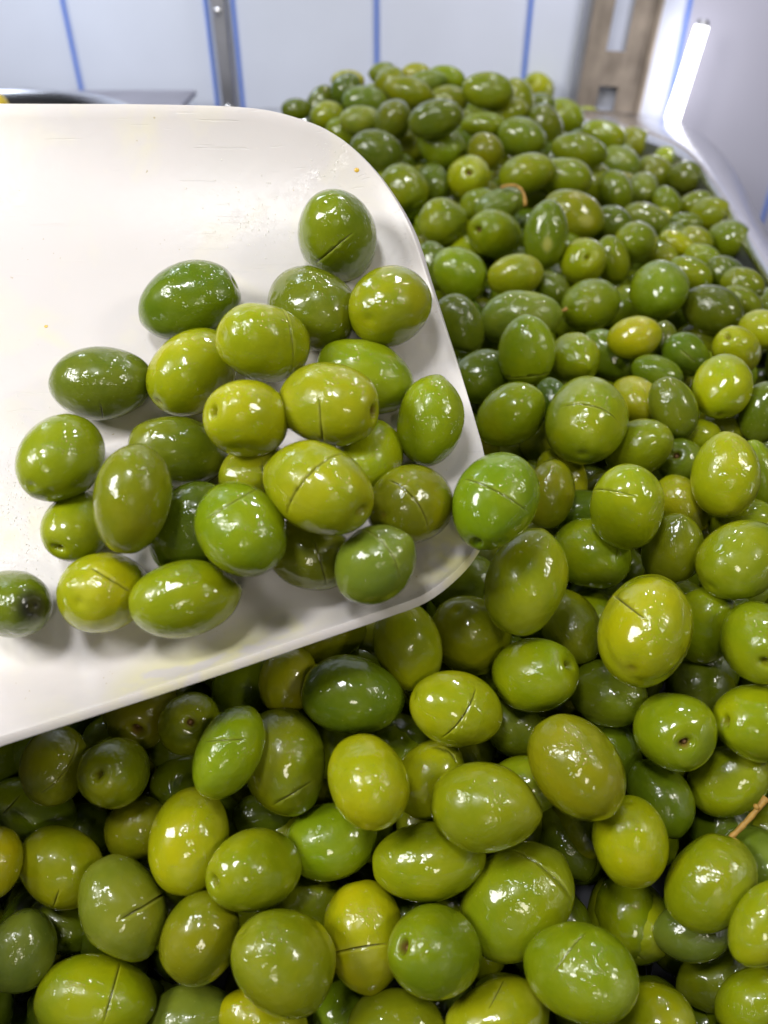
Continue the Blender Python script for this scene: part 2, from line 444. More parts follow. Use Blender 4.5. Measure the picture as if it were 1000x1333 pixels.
# faces must look along +sn
me.update()
mean_n = np.mean([np.array(p.normal) @ sn for p in me.polygons])
if mean_n < 0: me.flip_normals()
def blob_attr(name, spots):
    P = V + scoop_c
    a = np.zeros(len(P))
    for (x, y, z), r, s in spots:
        d = np.linalg.norm(P - np.array((x, y, z)) * MM, axis=1) / (r * MM)
        a = np.maximum(a, s * np.clip(1.25 - d, 0, 1))
    at = me.attributes.new(name, 'FLOAT', 'POINT')
    at.data.foreach_set('value', a.astype(np.float32))
blob_attr('stain', SC['stain'])
blob_attr('wet', SC['wet'])
def scoop_mat():
    m, nt, N, L, b = new_mat('white_plastic')
    tc = N.new('ShaderNodeTexCoord')
    def noise(s, d=3, dist=0):
        k = N.new('ShaderNodeTexNoise'); k.inputs['Scale'].default_value = s; k.inputs['Detail'].default_value = d
        k.inputs['Distortion'].default_value = dist
        L.new(tc.outputs['Object'], k.inputs['Vector']); return k.outputs[0]
    def mr(v, a, c, d=0., e=1.):
        k = N.new('ShaderNodeMapRange'); k.interpolation_type = 'SMOOTHSTEP'
        for i, x in enumerate((a, c, d, e)): k.inputs[i + 1].default_value = x
        L.new(v, k.inputs[0]); return k.outputs[0]
    def mul(a, c):
        k = N.new('ShaderNodeMath'); k.operation = 'MULTIPLY'
        for i, x in enumerate((a, c)):
            if isinstance(x, float): k.inputs[i].default_value = x
            else: L.new(x, k.inputs[i])
        return k.outputs[0]
    def add(a, c):
        k = N.new('ShaderNodeMath'); k.operation = 'ADD'
        L.new(a, k.inputs[0]); L.new(c, k.inputs[1]); return k.outputs[0]
    def mix(f, a, c):
        k = N.new('ShaderNodeMix'); k.data_type = 'RGBA'
        L.new(f, k.inputs[0])
        for i, x in ((6, a), (7, c)):
            if isinstance(x, tuple): k.inputs[i].default_value = (*x, 1)
            else: L.new(x, k.inputs[i])
        return k.outputs[2]
    st = N.new('ShaderNodeAttribute'); st.attribute_name = 'stain'
    wt = N.new('ShaderNodeAttribute'); wt.attribute_name = 'wet'
    c = mix(mr(noise(22, 4), .35, .7), (.60, .562, .552), (.58, .55, .535))
    c = mix(mul(mr(noise(34, 3, .8), .50, .66), .22), c, (.70, .66, .47))
    c = mix(mul(mr(noise(700, 2), .735, .75), mr(noise(60, 1), .5, .6)), c, (.38, .30, .16))
    c = mix(mul(mul(st.outputs['Fac'], mr(noise(90, 3, .5), .36, .56)), .8), c, (.72, .68, .30))
    L.new(c, b.inputs['Base Color'])
    b.inputs['Subsurface Weight'].default_value = .15
    b.inputs['Subsurface Radius'].default_value = (1, .8, .6)
    b.inputs['Subsurface Scale'].default_value = .004
    b.inputs['Roughness'].default_value = .42
    wmask = mul(wt.outputs['Fac'], mr(noise(150, 3, .6), .42, .56))
    L.new(mr(wmask, .0, .5, .22, 1.0), b.inputs['Coat Weight'])
    L.new(mr(wmask, .0, .4, .28, .03), b.inputs['Coat Roughness'])
    mp = N.new('ShaderNodeMapping'); mp.inputs['Scale'].default_value = (35, 900, 500); mp.inputs['Rotation'].default_value = (0, 0, .35)
    L.new(tc.outputs['Object'], mp.inputs[0])
    sn_ = N.new('ShaderNodeTexNoise'); sn_.inputs['Scale'].default_value = 1; sn_.inputs['Detail'].default_value = 2
    L.new(mp.outputs[0], sn_.inputs['Vector'])
    scr = mul(mr(sn_.outputs[0], .66, .70), mr(noise(16, 2), .48, .6))
    bp = N.new('ShaderNodeBump'); bp.inputs['Distance'].default_value = .0004; bp.inputs['Strength'].default_value = .35
    L.new(add(noise(120, 5), mul(scr, -.9)), bp.inputs['Height']); L.new(bp.outputs[0], b.inputs['Normal'])
    bp2 = N.new('ShaderNodeBump'); bp2.inputs['Distance'].default_value = .0012
    L.new(mr(wmask, .0, .4, .12, 1.0), bp2.inputs['Strength'])
    L.new(add(noise(300, 3, .8), mul(noise(1500, 2), .35)), bp2.inputs['Height']); L.new(bp2.outputs[0], b.inputs['Coat Normal'])
    return m
M_SCOOP = scoop_mat()
bowl = link('bowl', me, M_SCOOP, scoop)
sol = bowl.modifiers.new('thickness', 'SOLIDIFY'); sol.thickness = .0026; sol.offset = -1
bevel(bowl, .0005, 2)
# handle beyond the left of the frame
hd = np.array(SC['hdir'])
h0 = np.array(SC['h0']) * MM - scoop_c
bm = bmesh.new()
tube(bm, [tuple(h0 + hd * t) for t in (0, .02, .05, .10, .12)], [.016, .013, .0125, .014, .009], 18)
bm_obj('handle', bm, M_SCOOP, scoop, True)
# beads of oil on the scoop floor
rnd = random.Random(3)
def bead_mat():
    m, nt, N, L, b = new_mat('oil_bead')
    b.inputs['Base Color'].default_value = (.78, .755, .70, 1)
    b.inputs['Roughness'].default_value = .04
    b.inputs['Specular IOR Level'].default_value = .8
    return m
M_BEAD = bead_mat()
from mathutils.bvhtree import BVHTree
bvh = BVHTree.FromPolygons([tuple(v + scoop_c) for v in V], [tuple(p.vertices) for p in me.polygons])
bm = bmesh.new()
T1 = Vector((1, 0, 0)); T2 = Vector(sn).cross(T1).normalized()
for (cx, cy, cz), spread, count, rmin, rmax in SC['beads']:
    for _ in range(count):
        p = Vector((cx, cy, cz)) * MM + T1 * rnd.gauss(0, spread * MM) + T2 * rnd.gauss(0, spread * MM)
        hit = bvh.ray_cast(p + Vector(sn) * .06, -Vector(sn))
        if hit[0] is None: continue
        q, nn = hit[0], hit[1]
        if nn.dot(Vector(sn)) < 0: nn = -nn
        r = rnd.uniform(rmin, rmax) * MM
        mt = Matrix.Translation(q - Vector(scoop_c)) @ nn.to_track_quat('Z', 'Y').to_matrix().to_4x4() @ Matrix.Diagonal((r, r * rnd.uniform(.8, 1.2), r * .5, 1))
        bmesh.ops.create_icosphere(bm, subdivisions=1, radius=1, matrix=mt)
tag(bm_obj('oil_droplets', bm, M_BEAD, scoop, True), kind='stuff')
M_SPOT = simple('amber_spot', (.62, .40, .05), .2)
for (x, y, z), r in SC['spots']:
    hit = bvh.ray_cast(Vector((x, y, z)) * MM + Vector(sn) * .05, -Vector(sn))
    q, nn = hit[0], hit[1]
    if nn.dot(Vector(sn)) < 0: nn = -nn
    bm = bmesh.new()
    mt = Matrix.Translation(q - Vector(scoop_c)) @ nn.to_track_quat('Z', 'Y').to_matrix().to_4x4() @ Matrix.Diagonal((r * MM, r * MM * .8, r * MM * .22, 1))
    bmesh.ops.create_uvsphere(bm, u_segments=14, v_segments=8, radius=1, matrix=mt)
    bm_obj('oil_spot', bm, M_SPOT, scoop, True)

# ------------------------------------------------------------------ olives
TONES = dict(Y=(.330, .335, .002), YG=(.298, .312, .002), G=(.215, .264, .0025), D=(.112, .152, .004), GG=(.158, .195, .016), O=(.190, .205, .003), B=(.19, .165, .03), FG=(.172, .205, .004), FD=(.100, .128, .005))  # FG, FD: far-heap greens darkened, the weaker light there put into the colour

def olive_arrays(rng, nl, nt, d):
    """Unit shape: x is the long axis, +x the stem end. Returns verts (unit), faces, theta."""
    pit = d.get('pit')
    e = 1.35 if pit else 1.12
    th = math.pi * (np.linspace(0, 1, nt + 1)[1:-1] ** e)
    ph = np.linspace(0, 2 * math.pi, nl, endpoint=False)
    TH, PH = np.meshgrid(th, ph, indexing='ij')
    X = np.cos(TH); S = np.sin(TH)
    D = np.stack([X, S * np.cos(PH), S * np.sin(PH)], -1).reshape(-1, 3)
    D = np.vstack([[1, 0, 0], D, [-1, 0, 0]])
    T = np.concatenate([[0], TH.ravel(), [math.pi]])
    F_ = []
    m = nt - 1
    for k in range(nl): F_.append((0, 1 + k, 1 + (k + 1) % nl))
    for i in range(m - 1):
        for k in range(nl):
            a = 1 + i * nl + k; c = 1 + i * nl + (k + 1) % nl
            F_.append((a, a + nl, c + nl, c))
    last = len(D) - 1
    for k in range(nl): F_.append((last, 1 + (m - 1) * nl + (k + 1) % nl, 1 + (m - 1) * nl + k))
    return D, F_, T

def shape_olive(D, T, rng, d):
    """Radial shaping of the unit directions."""
    R = np.ones(len(D))
    amp = .055 if d.get('lump') else .028
    for f in (1.6, 2.3, 3.1, 4.2):
        for _ in range(2):
            k = rng.normal(size=3); k *= f / np.linalg.norm(k)
            R += amp / (f ** .8) * np.sin(D @ k + rng.uniform(0, 6.28))
    # one soft press mark from a neighbour
    for _ in range(rng.integers(1, 4)):
        k = rng.normal(size=3); k /= np.linalg.norm(k)
        c = D @ k
        lim = rng.uniform(.90, .97)
        R = np.where(c > lim - .12, R * (1 - .75 * (np.maximum(c - (lim - .12), 0) * .35)), R)
    if d.get('lump'):
        k = np.array([.55, .2, .8]); k /= np.linalg.norm(k)
        R -= .03 * np.exp(-((D @ k - .35) / .12) ** 2) * (D @ np.array([.6, -.3, .7]) > -.2)
    P = D * R[:, None]
    egg = rng.uniform(-.07, .07)
    P[:, 1:] *= (1 + egg * D[:, :1])
    fl = rng.uniform(.96, 1.04)
    P[:, 1] *= fl; P[:, 2] /= fl
    # squarer shoulders or a drawn-out tip
    P[:, 0] -= .028 * np.exp(-(T / .28) ** 2)
    P[:, 0] -= rng.uniform(.01, .05) * np.exp(-((math.pi - T) / .22) ** 2)
    if d.get('tip'):
        P[:, 0] += .05 * np.exp(-(T / .33) ** 2)
        P[:, 1:] *= (1 - .10 * np.exp(-(T / .7) ** 2))[:, None]
    if d.get('pit'):
        deep = .22 if d['pit'] == 'P' else .17
        wob = 1 + .25 * np.sin(2 * np.arctan2(D[:, 2], D[:, 1]) + rng.uniform(0, 6))
        P[:, 0] -= deep * np.exp(-(T / (.105 * wob)) ** 2) + .06 * np.exp(-(T / .34) ** 2)
    elif not d.get('tip'):
        P[:, 0] -= .035 * np.exp(-(T / .10) ** 2)
    return P

def olive_mesh(d, seed, hi=True):
    rng = np.random.default_rng(seed)
    nl, nt = (44, 32) if hi else (26, 18)
    if hi and d['r'] < 9: nl, nt = 36, 26
    if d.get('pit'): nt += 10
    D, F_, T = olive_arrays(rng, nl, nt, d)
    cuts = d.get('cuts')
    sc = np.array([d['c'], d['r'], d['r']]) * MM
    bm = None
    if cuts:
        bm = bmesh.new()
        vs = [bm.verts.new(tuple(p)) for p in D]
        for f in F_: bm.faces.new([vs[i] for i in f])
        marks = []
        hair = any(w in d['lab'] for w in ('hairline', 'fine', 'thin', 'faint', 'scratch', 'nick', 'crease'))
        deep = 'deep' in d['lab'] or 'straight across' in d['lab']
        w = .019 if hair else (.032 if deep else .024)
        dep = .05 if hair else (.20 if deep else .11)
        for p1, pm, p2 in cuts:
            p1, pm, p2 = (Vector(p) for p in (p1, pm, p2))
            nn = (pm - p1).cross(p2 - p1)
            if nn.length < .01: nn = p1.cross(p2)
            nn.normalize()
            if (p1.cross(p2)).length > .05 and abs(nn.dot(pm)) > .8: nn = p1.cross(p2).normalized()
            off = nn.dot(pm)
            for q in (-w, 0, w):
                bmesh.ops.bisect_plane(bm, geom=bm.verts[:] + bm.edges[:] + bm.faces[:], plane_co=nn * (off + q), plane_no=nn, dist=1e-5)
            cen = nn * off
            ex = (pm - cen).normalized(); ey = nn.cross(ex)
            a1, a2 = (math.atan2((p - cen).dot(ey), (p - cen).dot(ex)) for p in (p1, p2))
            ex, ey = ex * math.cos((a1 + a2) / 2) + ey * math.sin((a1 + a2) / 2), ey * math.cos((a1 + a2) / 2) - ex * math.sin((a1 + a2) / 2)
            hm = abs(a2 - a1) / 2
            marks.append((nn, off, cen, ex, ey, hm, w, dep))
        bm.verts.ensure_lookup_table()
        for v in bm.verts: v.co.normalize()
        D = np.array([v.co[:] for v in bm.verts])
        T = np.arccos(np.clip(D[:, 0], -1, 1))
    P = shape_olive(D, T, rng, d)
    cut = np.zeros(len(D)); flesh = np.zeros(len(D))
    if cuts:
        for nn, off, cen, ex, ey, hm, w, dep in marks:
            nv, cv, exv, eyv = (np.array(a[:]) for a in (nn, cen, ex, ey))
            ds = D @ nv - off
            ang = np.arctan2((D - cv) @ eyv, (D - cv) @ exv)
            k = np.clip(1 - (ang / max(hm, .05)) ** 2, 0, 1) ** .5
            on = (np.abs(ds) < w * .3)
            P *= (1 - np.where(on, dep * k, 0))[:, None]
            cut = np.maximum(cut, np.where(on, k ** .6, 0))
            # lips lift a touch and draw apart
            lipm = (np.abs(np.abs(ds) - w) < w * .25) & ~on
            P *= (1 + np.where(lipm, .006 * k, 0))[:, None]
            flesh = np.maximum(flesh, np.where(lipm, .18 * k, 0))
            P += nv * (np.sign(ds) * np.where(lipm, -w * 1.2 * (1 - k) * k, 0))[:, None]
        for v, p in zip(bm.verts, P): v.co = p
    P = P * sc
    me = bpy.data.meshes.new('olive')
    if bm:
        for v, p in zip(bm.verts, P): v.co = p
        cutv = cut
        for e in bm.edges:
            a, c = e.verts
            e.smooth = True
        for f in bm.faces: f.smooth = True
        bm.to_mesh(me); bm.free()
    else:
        me.from_pydata([tuple(p) for p in P], [], F_)
        me.polygons.foreach_set('use_smooth', [True] * len(me.polygons))
    nv = len(me.vertices)
    def put(name, a):
        at = me.attributes.new(name, 'FLOAT', 'POINT'); at.data.foreach_set('value', np.asarray(a, np.float32))
    j = rng.normal(0, 1, 3)
    t = np.array(TONES[d['tone']]) * np.array([1 + .05 * j[0], 1 + .05 * j[1], 1 + .25 * j[2]]) * (1 + .07 * j[0])
    ca = me.color_attributes.new('tone', 'FLOAT_COLOR', 'POINT')
    ca.data.foreach_set('color', np.tile(np.array([*np.clip(t, .004, 1), 1], np.float32), nv))
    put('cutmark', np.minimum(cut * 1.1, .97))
    if d.get('spot'):
        flesh = np.maximum(flesh, .75 * np.clip((D @ np.array(d['spot']) - .955) / .035, 0, 1))
    if cuts or d.get('spot'): put('flesh', flesh)
    if d.get('pit') == 'P': put('scar', .85 * np.exp(-(T / .13) ** 4))
    elif d.get('pit'): put('scar', .35 * np.exp(-(T / .10) ** 4))
    elif rng.random() < .35: put('scar', .45 * np.exp(-(T / .07) ** 4))
    if d.get('bruise'): put('bruise', np.exp(-(T / .50) ** 4))
    me.update()
    return me

def olive_matrix(d):
    ax = Vector(d['ax']).normalized(); ay = Vector(d['ay']); ay = (ay - ax * ay.dot(ax)).normalized(); az = ax.cross(ay)
    return Matrix.Translation(Vector(d['loc']) * MM) @ Matrix((ax, ay, az)).transposed().to_4x4()

OLIVES = [
 {"z":"S","loc":[-64.85,253.74,1192.45],"ax":[0.929,0.136,0.343],"ay":[-0.369,0.281,0.886],"c":17.86,"r":12.84,"tone":"D","lab":"dark green olive with brown stem end, highest on the left in the scoop","pit":"P"},
 {"z":"S","loc":[-91.09,226.28,1175.97],"ax":[0.993,0.108,-0.045],"ay":[-0.012,0.477,0.879],"c":16.07,"r":12.07,"tone":"GG","lab":"grey-green oval olive alone at the pile's left edge, nicked at its underside","pit":"p","cuts":[[[0.081,-0.568,0.819],[0.066,-0.752,0.656],[0.021,-0.946,0.323]]]},
 {"z":"S","loc":[-61.7,229.72,1177.74],"ax":[-0.604,-0.766,-0.22],"ay":[0.594,-0.248,-0.766],"c":16.41,"r":12.97,"tone":"YG","lab":"yellow-green olive tucked left of the bright slit one, mid-pile in the scoop"},
 {"z":"S","loc":[-36.94,225.01,1190.88],"ax":[-0.692,-0.594,0.411],"ay":[-0.138,-0.45,-0.882],"c":16.6,"r":12.49,"tone":"YG","lab":"bright yellow-green olive with a vertical slit near its right end, upper scoop pile","cuts":[[[-0.12,-0.984,0.132],[-0.031,-0.304,0.952],[-0.279,0.607,0.744]]]},
 {"z":"S","loc":[-16.08,275.38,1205.78],"ax":[-0.148,-0.524,0.839],"ay":[-0.955,-0.145,-0.259],"c":17.57,"r":13.59,"tone":"O","lab":"topmost olive in the white scoop, upright, with a fine diagonal slit","cuts":[[[0.147,0.717,0.681],[0.537,0.156,0.829],[0.637,-0.384,0.668]]]},
 {"z":"S","loc":[-24.49,250.37,1190.9],"ax":[-0.549,0.835,-0.045],"ay":[-0.52,-0.383,-0.763],"c":18.0,"r":13.76,"tone":"D","lab":"dark olive directly under the topmost olive in the scoop"},
 {"z":"S","loc":[2.28,246.73,1193.3],"ax":[-0.434,-0.892,0.122],"ay":[0.494,-0.349,-0.796],"c":16.1,"r":12.87,"tone":"YG","lab":"round green olive with a pale wet cap, by the scoop's upper right edge"},
 {"z":"S","loc":[-6.76,229.79,1176.59],"ax":[-0.944,0.134,0.3],"ay":[-0.328,-0.454,-0.828],"c":17.26,"r":11.77,"tone":"G","lab":"green olive half hidden behind the pitted slit one, right side of scoop pile"},
 {"z":"S","loc":[-16.03,204.91,1180.73],"ax":[0.863,-0.492,0.115],"ay":[0.176,0.505,0.845],"c":17.01,"r":11.98,"tone":"YG","lab":"large yellow-green olive with a short vertical slit and brown pit at its right","pit":"P","cuts":[[[0.173,0.07,0.982],[0.247,-0.409,0.879],[0.142,-0.915,0.378]]]},
 {"z":"S","loc":[-40.82,200.16,1178.29],"ax":[-0.604,-0.579,0.548],"ay":[-0.221,-0.539,-0.813],"c":13.54,"r":11.18,"tone":"YG","lab":"green olive with a dimpled left end, in the middle of the scoop pile","pit":"p"},
 {"z":"S","loc":[14.51,212.89,1169.43],"ax":[-0.198,-0.503,-0.842],"ay":[0.979,-0.152,-0.139],"c":14.38,"r":10.55,"tone":"G","lab":"upright smooth green olive beside the scoop's slanting front edge"},
 {"z":"S","loc":[-97.16,196.28,1167.54],"ax":[-0.223,-0.975,-0.015],"ay":[0.683,-0.145,-0.716],"c":15.94,"r":12.01,"tone":"G","lab":"plump plain green olive at the scoop pile's left, ringed by tiny droplets"},
 {"z":"S","loc":[-65.16,207.07,1162.87],"ax":[-0.954,-0.116,0.278],"ay":[-0.162,-0.58,-0.798],"c":15.34,"r":11.72,"tone":"D","lab":"dark green olive lying behind the big upright olive in the scoop"},
 {"z":"S","loc":[-70.45,176.23,1166.55],"ax":[-0.149,-0.634,-0.759],"ay":[0.941,0.145,-0.306],"c":15.3,"r":11.15,"tone":"O","lab":"big upright khaki olive leaning over two others, left part of scoop pile"},
 {"z":"S","loc":[-92.74,186.82,1148.84],"ax":[-0.176,-0.977,0.117],"ay":[0.698,-0.207,-0.685],"c":14.13,"r":9.95,"tone":"YG","lab":"tilted yellow-green olive with a dimple at its lower left, behind the khaki one","pit":"p"},
 {"z":"S","loc":[-81.59,166.93,1140.14],"ax":[-0.154,-0.843,0.515],"ay":[0.389,-0.531,-0.753],"c":15.45,"r":12.05,"tone":"YG","lab":"olive with a deep dark slit at the scoop pile's bottom left","cuts":[[[0.649,-0.622,0.438],[0.643,-0.192,0.741],[0.41,0.24,0.88]]]},
 {"z":"S","loc":[-56.93,161.74,1142.1],"ax":[-0.957,-0.286,0.053],"ay":[0.157,-0.661,-0.734],"c":15.78,"r":11.2,"tone":"G","lab":"long smooth bright green olive lying along the scoop's lower wall"},
 {"z":"S","loc":[-57.87,183.81,1149.49],"ax":[-0.478,-0.23,-0.848],"ay":[0.878,-0.106,-0.467],"c":15.2,"r":12.25,"tone":"D","lab":"shaded green olive wedged behind the bright one with a diagonal line, lower scoop"},
 {"z":"S","loc":[-40.16,169.9,1161.43],"ax":[-0.535,0.822,0.194],"ay":[-0.825,-0.461,-0.326],"c":15.83,"r":12.09,"tone":"G","lab":"bright green olive with a thin diagonal slit near its top, lower scoop pile","cuts":[[[0.031,0.467,0.884],[-0.034,-0.18,0.983],[0.371,-0.872,0.32]]]},
 {"z":"S","loc":[-18.54,176.44,1170.67],"ax":[0.768,-0.64,-0.009],"ay":[0.469,0.554,0.688],"c":17.27,"r":12.43,"tone":"YG","lab":"biggest bright yellow-green olive, slit round its middle, on top of scoop pile","pit":"p","cuts":[[[0.033,-0.802,0.596],[0.208,-0.116,0.971],[0.28,0.889,0.361]]]},
 {"z":"S","loc":[-40.03,200.98,1157.73],"ax":[-0.437,-0.848,0.301],"ay":[0.389,-0.48,-0.787],"c":13.3,"r":10.3,"tone":"YG","lab":"sliver of a cut olive showing between the two brightest olives in the scoop","cuts":[[[0.454,-0.258,0.853],[0.571,0.148,0.807],[0.551,0.556,0.622]]]},
 {"z":"S","loc":[-5.3,205.34,1161.14],"ax":[-0.285,-0.958,0.034],"ay":[0.86,-0.271,-0.433],"c":14.47,"r":11.05,"tone":"YG","lab":"small green olive peeping out right of the biggest one in the scoop"},
 {"z":"S","loc":[8.07,187.69,1156.14],"ax":[-0.594,-0.743,0.309],"ay":[0.342,-0.581,-0.739],"c":15.23,"r":11.7,"tone":"O","lab":"mustard olive with a curved slit near the scoop's front tip","cuts":[[[0.65,-0.714,0.26],[0.633,-0.056,0.772],[0.418,0.633,0.652]]]},
 {"z":"S","loc":[-22.34,178.32,1144.46],"ax":[-0.979,0.05,0.198],"ay":[-0.182,-0.659,-0.73],"c":13.63,"r":10.54,"tone":"O","lab":"dark green olive with a vertical slit, under the biggest olive in the scoop","cuts":[[[-0.038,-0.414,0.909],[-0.24,0.123,0.963],[-0.449,0.67,0.591]]]},
 {"z":"S","loc":[-2.83,166.97,1150.61],"ax":[-0.774,-0.097,-0.626],"ay":[0.568,-0.543,-0.618],"c":13.07,"r":10.82,"tone":"GG","lab":"greyish green olive with a curved slit, lowest right in the scoop","cuts":[[[-0.098,-0.995,0.021],[-0.685,-0.263,0.68],[-0.497,0.645,0.58]]]},
 {"z":"S","loc":[-108.17,163.71,1138.62],"ax":[0.772,-0.497,0.396],"ay":[0.139,0.74,0.658],"c":14.49,"r":10.2,"tone":"D","lab":"dark olive with a blackened end, cut off by the photo's left edge","bruise":1},
 {"z":"H","loc":[32.79,184.98,1159.93],"ax":[-0.41,-0.819,-0.403],"ay":[0.911,-0.34,-0.236],"c":15.25,"r":11.99,"tone":"G","lab":"green olive with a long curved slit, straddling the scoop's front tip","pit":"p","cuts":[[[0.041,-0.89,0.454],[0.21,-0.092,0.973],[0.186,0.77,0.61]]]},
 {"z":"H","loc":[-70.7,695.18,1165.28],"ax":[-0.994,-0.106,-0.028],"ay":[0.047,-0.185,-0.982],"c":12.08,"r":8.39,"tone":"FD","lab":"small dark olive at the far left of the heap, just above the scoop rim"},
 {"z":"H","loc":[-52.14,705.36,1168.37],"ax":[-0.525,-0.193,-0.829],"ay":[0.848,-0.036,-0.529],"c":13.6,"r":10.16,"tone":"FD","lab":"dark blurred olive second from the left along the skyline of the heap"},
 {"z":"H","loc":[-42.68,658.63,1168.65],"ax":[0.997,0.069,0.022],"ay":[-0.035,0.193,0.981],"c":13.44,"r":9.73,"tone":"G","lab":"green olive touching the scoop's far rim, second up from it at the left"},
 {"z":"H","loc":[-30.44,698.6,1179.53],"ax":[-0.749,-0.144,-0.647],"ay":[0.661,-0.099,-0.744],"c":13.12,"r":10.67,"tone":"FD","lab":"dark upright olive on the left shoulder of the heap, by the wall"},
 {"z":"H","loc":[-29.27,718.31,1181.7],"ax":[0.999,0.042,0.007],"ay":[-0.013,0.162,0.987],"c":14.11,"r":8.67,"tone":"YG","lab":"yellowish olive peeking over the dark one on the heap's left shoulder"},
 {"z":"H","loc":[-14.62,665.06,1176.95],"ax":[-0.998,-0.01,0.062],"ay":[-0.059,-0.183,-0.981],"c":17.92,"r":10.81,"tone":"GG","lab":"pale hazy green olive left of centre just below the skyline"},
 {"z":"H","loc":[-16.86,630.66,1170.64],"ax":[-1.0,-0.028,-0.004],"ay":[0.01,-0.201,-0.98],"c":16.01,"r":10.48,"tone":"GG","lab":"hazy green olive with a bluish glint, above the scoop's rounded corner"},
 {"z":"H","loc":[-30.6,642.19,1159.83],"ax":[-0.933,0.033,0.357],"ay":[-0.356,-0.215,-0.909],"c":14.01,"r":10.3,"tone":"FG","lab":"khaki olive low against the scoop's rounded far corner"},
 {"z":"H","loc":[-5.32,584.24,1160.69],"ax":[-0.984,0.033,0.175],"ay":[-0.178,-0.23,-0.957],"c":18.81,"r":13.83,"tone":"FD","lab":"dark green olive resting close by the scoop's curved far corner"},
 {"z":"H","loc":[6.06,618.05,1172.72],"ax":[-0.184,0.777,-0.602],"ay":[0.914,-0.09,-0.396],"c":17.08,"r":13.2,"tone":"FD","lab":"dark egg-shaped olive standing between two hazy ones near the back left"},
 {"z":"H","loc":[4.84,697.72,1184.01],"ax":[-0.567,0.655,-0.499],"ay":[0.558,-0.14,-0.818],"c":14.62,"r":11.27,"tone":"FG","lab":"khaki olive on the skyline just under the middle blue trim strip"},
 {"z":"H","loc":[0.0,717.09,1187.4],"ax":[1.0,0.0,0.0],"ay":[-0.0,0.155,0.988],"c":11.92,"r":7.97,"tone":"FG","lab":"blurred khaki olive highest on the skyline at the middle blue trim strip"},
 {"z":"H","loc":[18.25,674.17,1181.64],"ax":[-0.979,0.061,0.197],"ay":[-0.204,-0.164,-0.965],"c":18.64,"r":10.86,"tone":"FG","lab":"yellow-green olive with a big white glint just right of the middle blue strip"},
 {"z":"H","loc":[25.23,713.71,1187.93],"ax":[-0.993,0.017,-0.113],"ay":[0.109,-0.158,-0.981],"c":12.07,"r":7.7,"tone":"YG","lab":"small bright yellow olive on the skyline right of the middle blue strip"},
 {"z":"H","loc":[33.0,692.23,1185.99],"ax":[-0.991,0.026,-0.128],"ay":[0.121,-0.167,-0.978],"c":14.37,"r":8.13,"tone":"GG","lab":"grey-green olive low on the skyline left of the largest far olive"},
 {"z":"H","loc":[48.89,705.73,1184.86],"ax":[-0.987,0.09,0.134],"ay":[-0.146,-0.149,-0.978],"c":16.08,"r":9.96,"tone":"G","lab":"green skyline olive touching the left end of the largest far olive"},
 {"z":"H","loc":[76.6,659.82,1184.67],"ax":[-0.988,0.129,0.084],"ay":[-0.105,-0.159,-0.982],"c":19.84,"r":12.84,"tone":"FG","lab":"largest far olive, broad and khaki, on the skyline left of the slotted post"},
 {"z":"H","loc":[108.7,712.94,1171.47],"ax":[-0.58,0.229,0.782],"ay":[-0.801,0.014,-0.599],"c":15.89,"r":11.93,"tone":"FG","lab":"olive with a curved white streak behind the largest far one"},
 {"z":"H","loc":[172.07,976.88,1130.78],"ax":[-0.621,-0.662,0.419],"ay":[-0.516,-0.057,-0.855],"c":23.23,"r":16.36,"tone":"YG","lab":"round yellow olive with a pit, last high one before the slotted post","pit":"p"},
 {"z":"H","loc":[34.63,589.52,1180.04],"ax":[-0.981,0.018,-0.194],"ay":[0.186,-0.206,-0.961],"c":19.46,"r":12.05,"tone":"FD","lab":"long dark green olive in the third row below the skyline"},
 {"z":"H","loc":[48.95,679.8,1175.3],"ax":[0.997,-0.073,-0.008],"ay":[0.021,0.179,0.984],"c":16.89,"r":10.19,"tone":"GG","lab":"hazy olive mostly hidden above the long dark green one"},
 {"z":"H","loc":[41.6,603.4,1160.22],"ax":[0.768,-0.585,-0.26],"ay":[0.433,0.175,0.884],"c":19.71,"r":14.67,"tone":"FG","lab":"olive with a brown scar at its lower right, upper middle of heap","pit":"P"},
 {"z":"H","loc":[73.45,631.98,1167.27],"ax":[0.993,-0.117,-0.006],"ay":[0.029,0.202,0.979],"c":16.57,"r":9.77,"tone":"FG","lab":"pale olive wedged below the largest far olive"},
 {"z":"H","loc":[94.7,667.83,1168.43],"ax":[-0.987,0.118,-0.109],"ay":[0.084,-0.204,-0.975],"c":15.8,"r":10.28,"tone":"FG","lab":"pale olive below the right end of the largest far olive"},
 {"z":"H","loc":[70.58,582.12,1160.71],"ax":[-0.761,-0.103,0.641],"ay":[-0.632,-0.107,-0.767],"c":14.34,"r":11.94,"tone":"O","lab":"brownish bruised olive in the upper middle of the heap"},
 {"z":"H","loc":[100.15,616.8,1162.29],"ax":[-0.955,0.203,0.215],"ay":[-0.251,-0.172,-0.953],"c":18.62,"r":13.11,"tone":"GG","lab":"dull dark olive with a white arc of light right of the brownish one"},
 {"z":"H","loc":[124.83,664.12,1159.43],"ax":[-0.572,0.271,0.774],"ay":[-0.8,0.023,-0.6],"c":17.18,"r":12.92,"tone":"FD","lab":"dark green upright olive with a column of glints, below the round yellow one"},
 {"z":"H","loc":[172.96,821.21,1134.89],"ax":[-0.835,0.272,0.478],"ay":[-0.511,-0.065,-0.857],"c":19.88,"r":14.09,"tone":"G","lab":"green olive at the foot of the slotted post's left side"},
 {"z":"H","loc":[210.79,894.09,1118.79],"ax":[0.968,-0.242,-0.067],"ay":[0.11,0.172,0.979],"c":15.92,"r":11.22,"tone":"YG","lab":"vivid yellow olive just under the slotted post"},
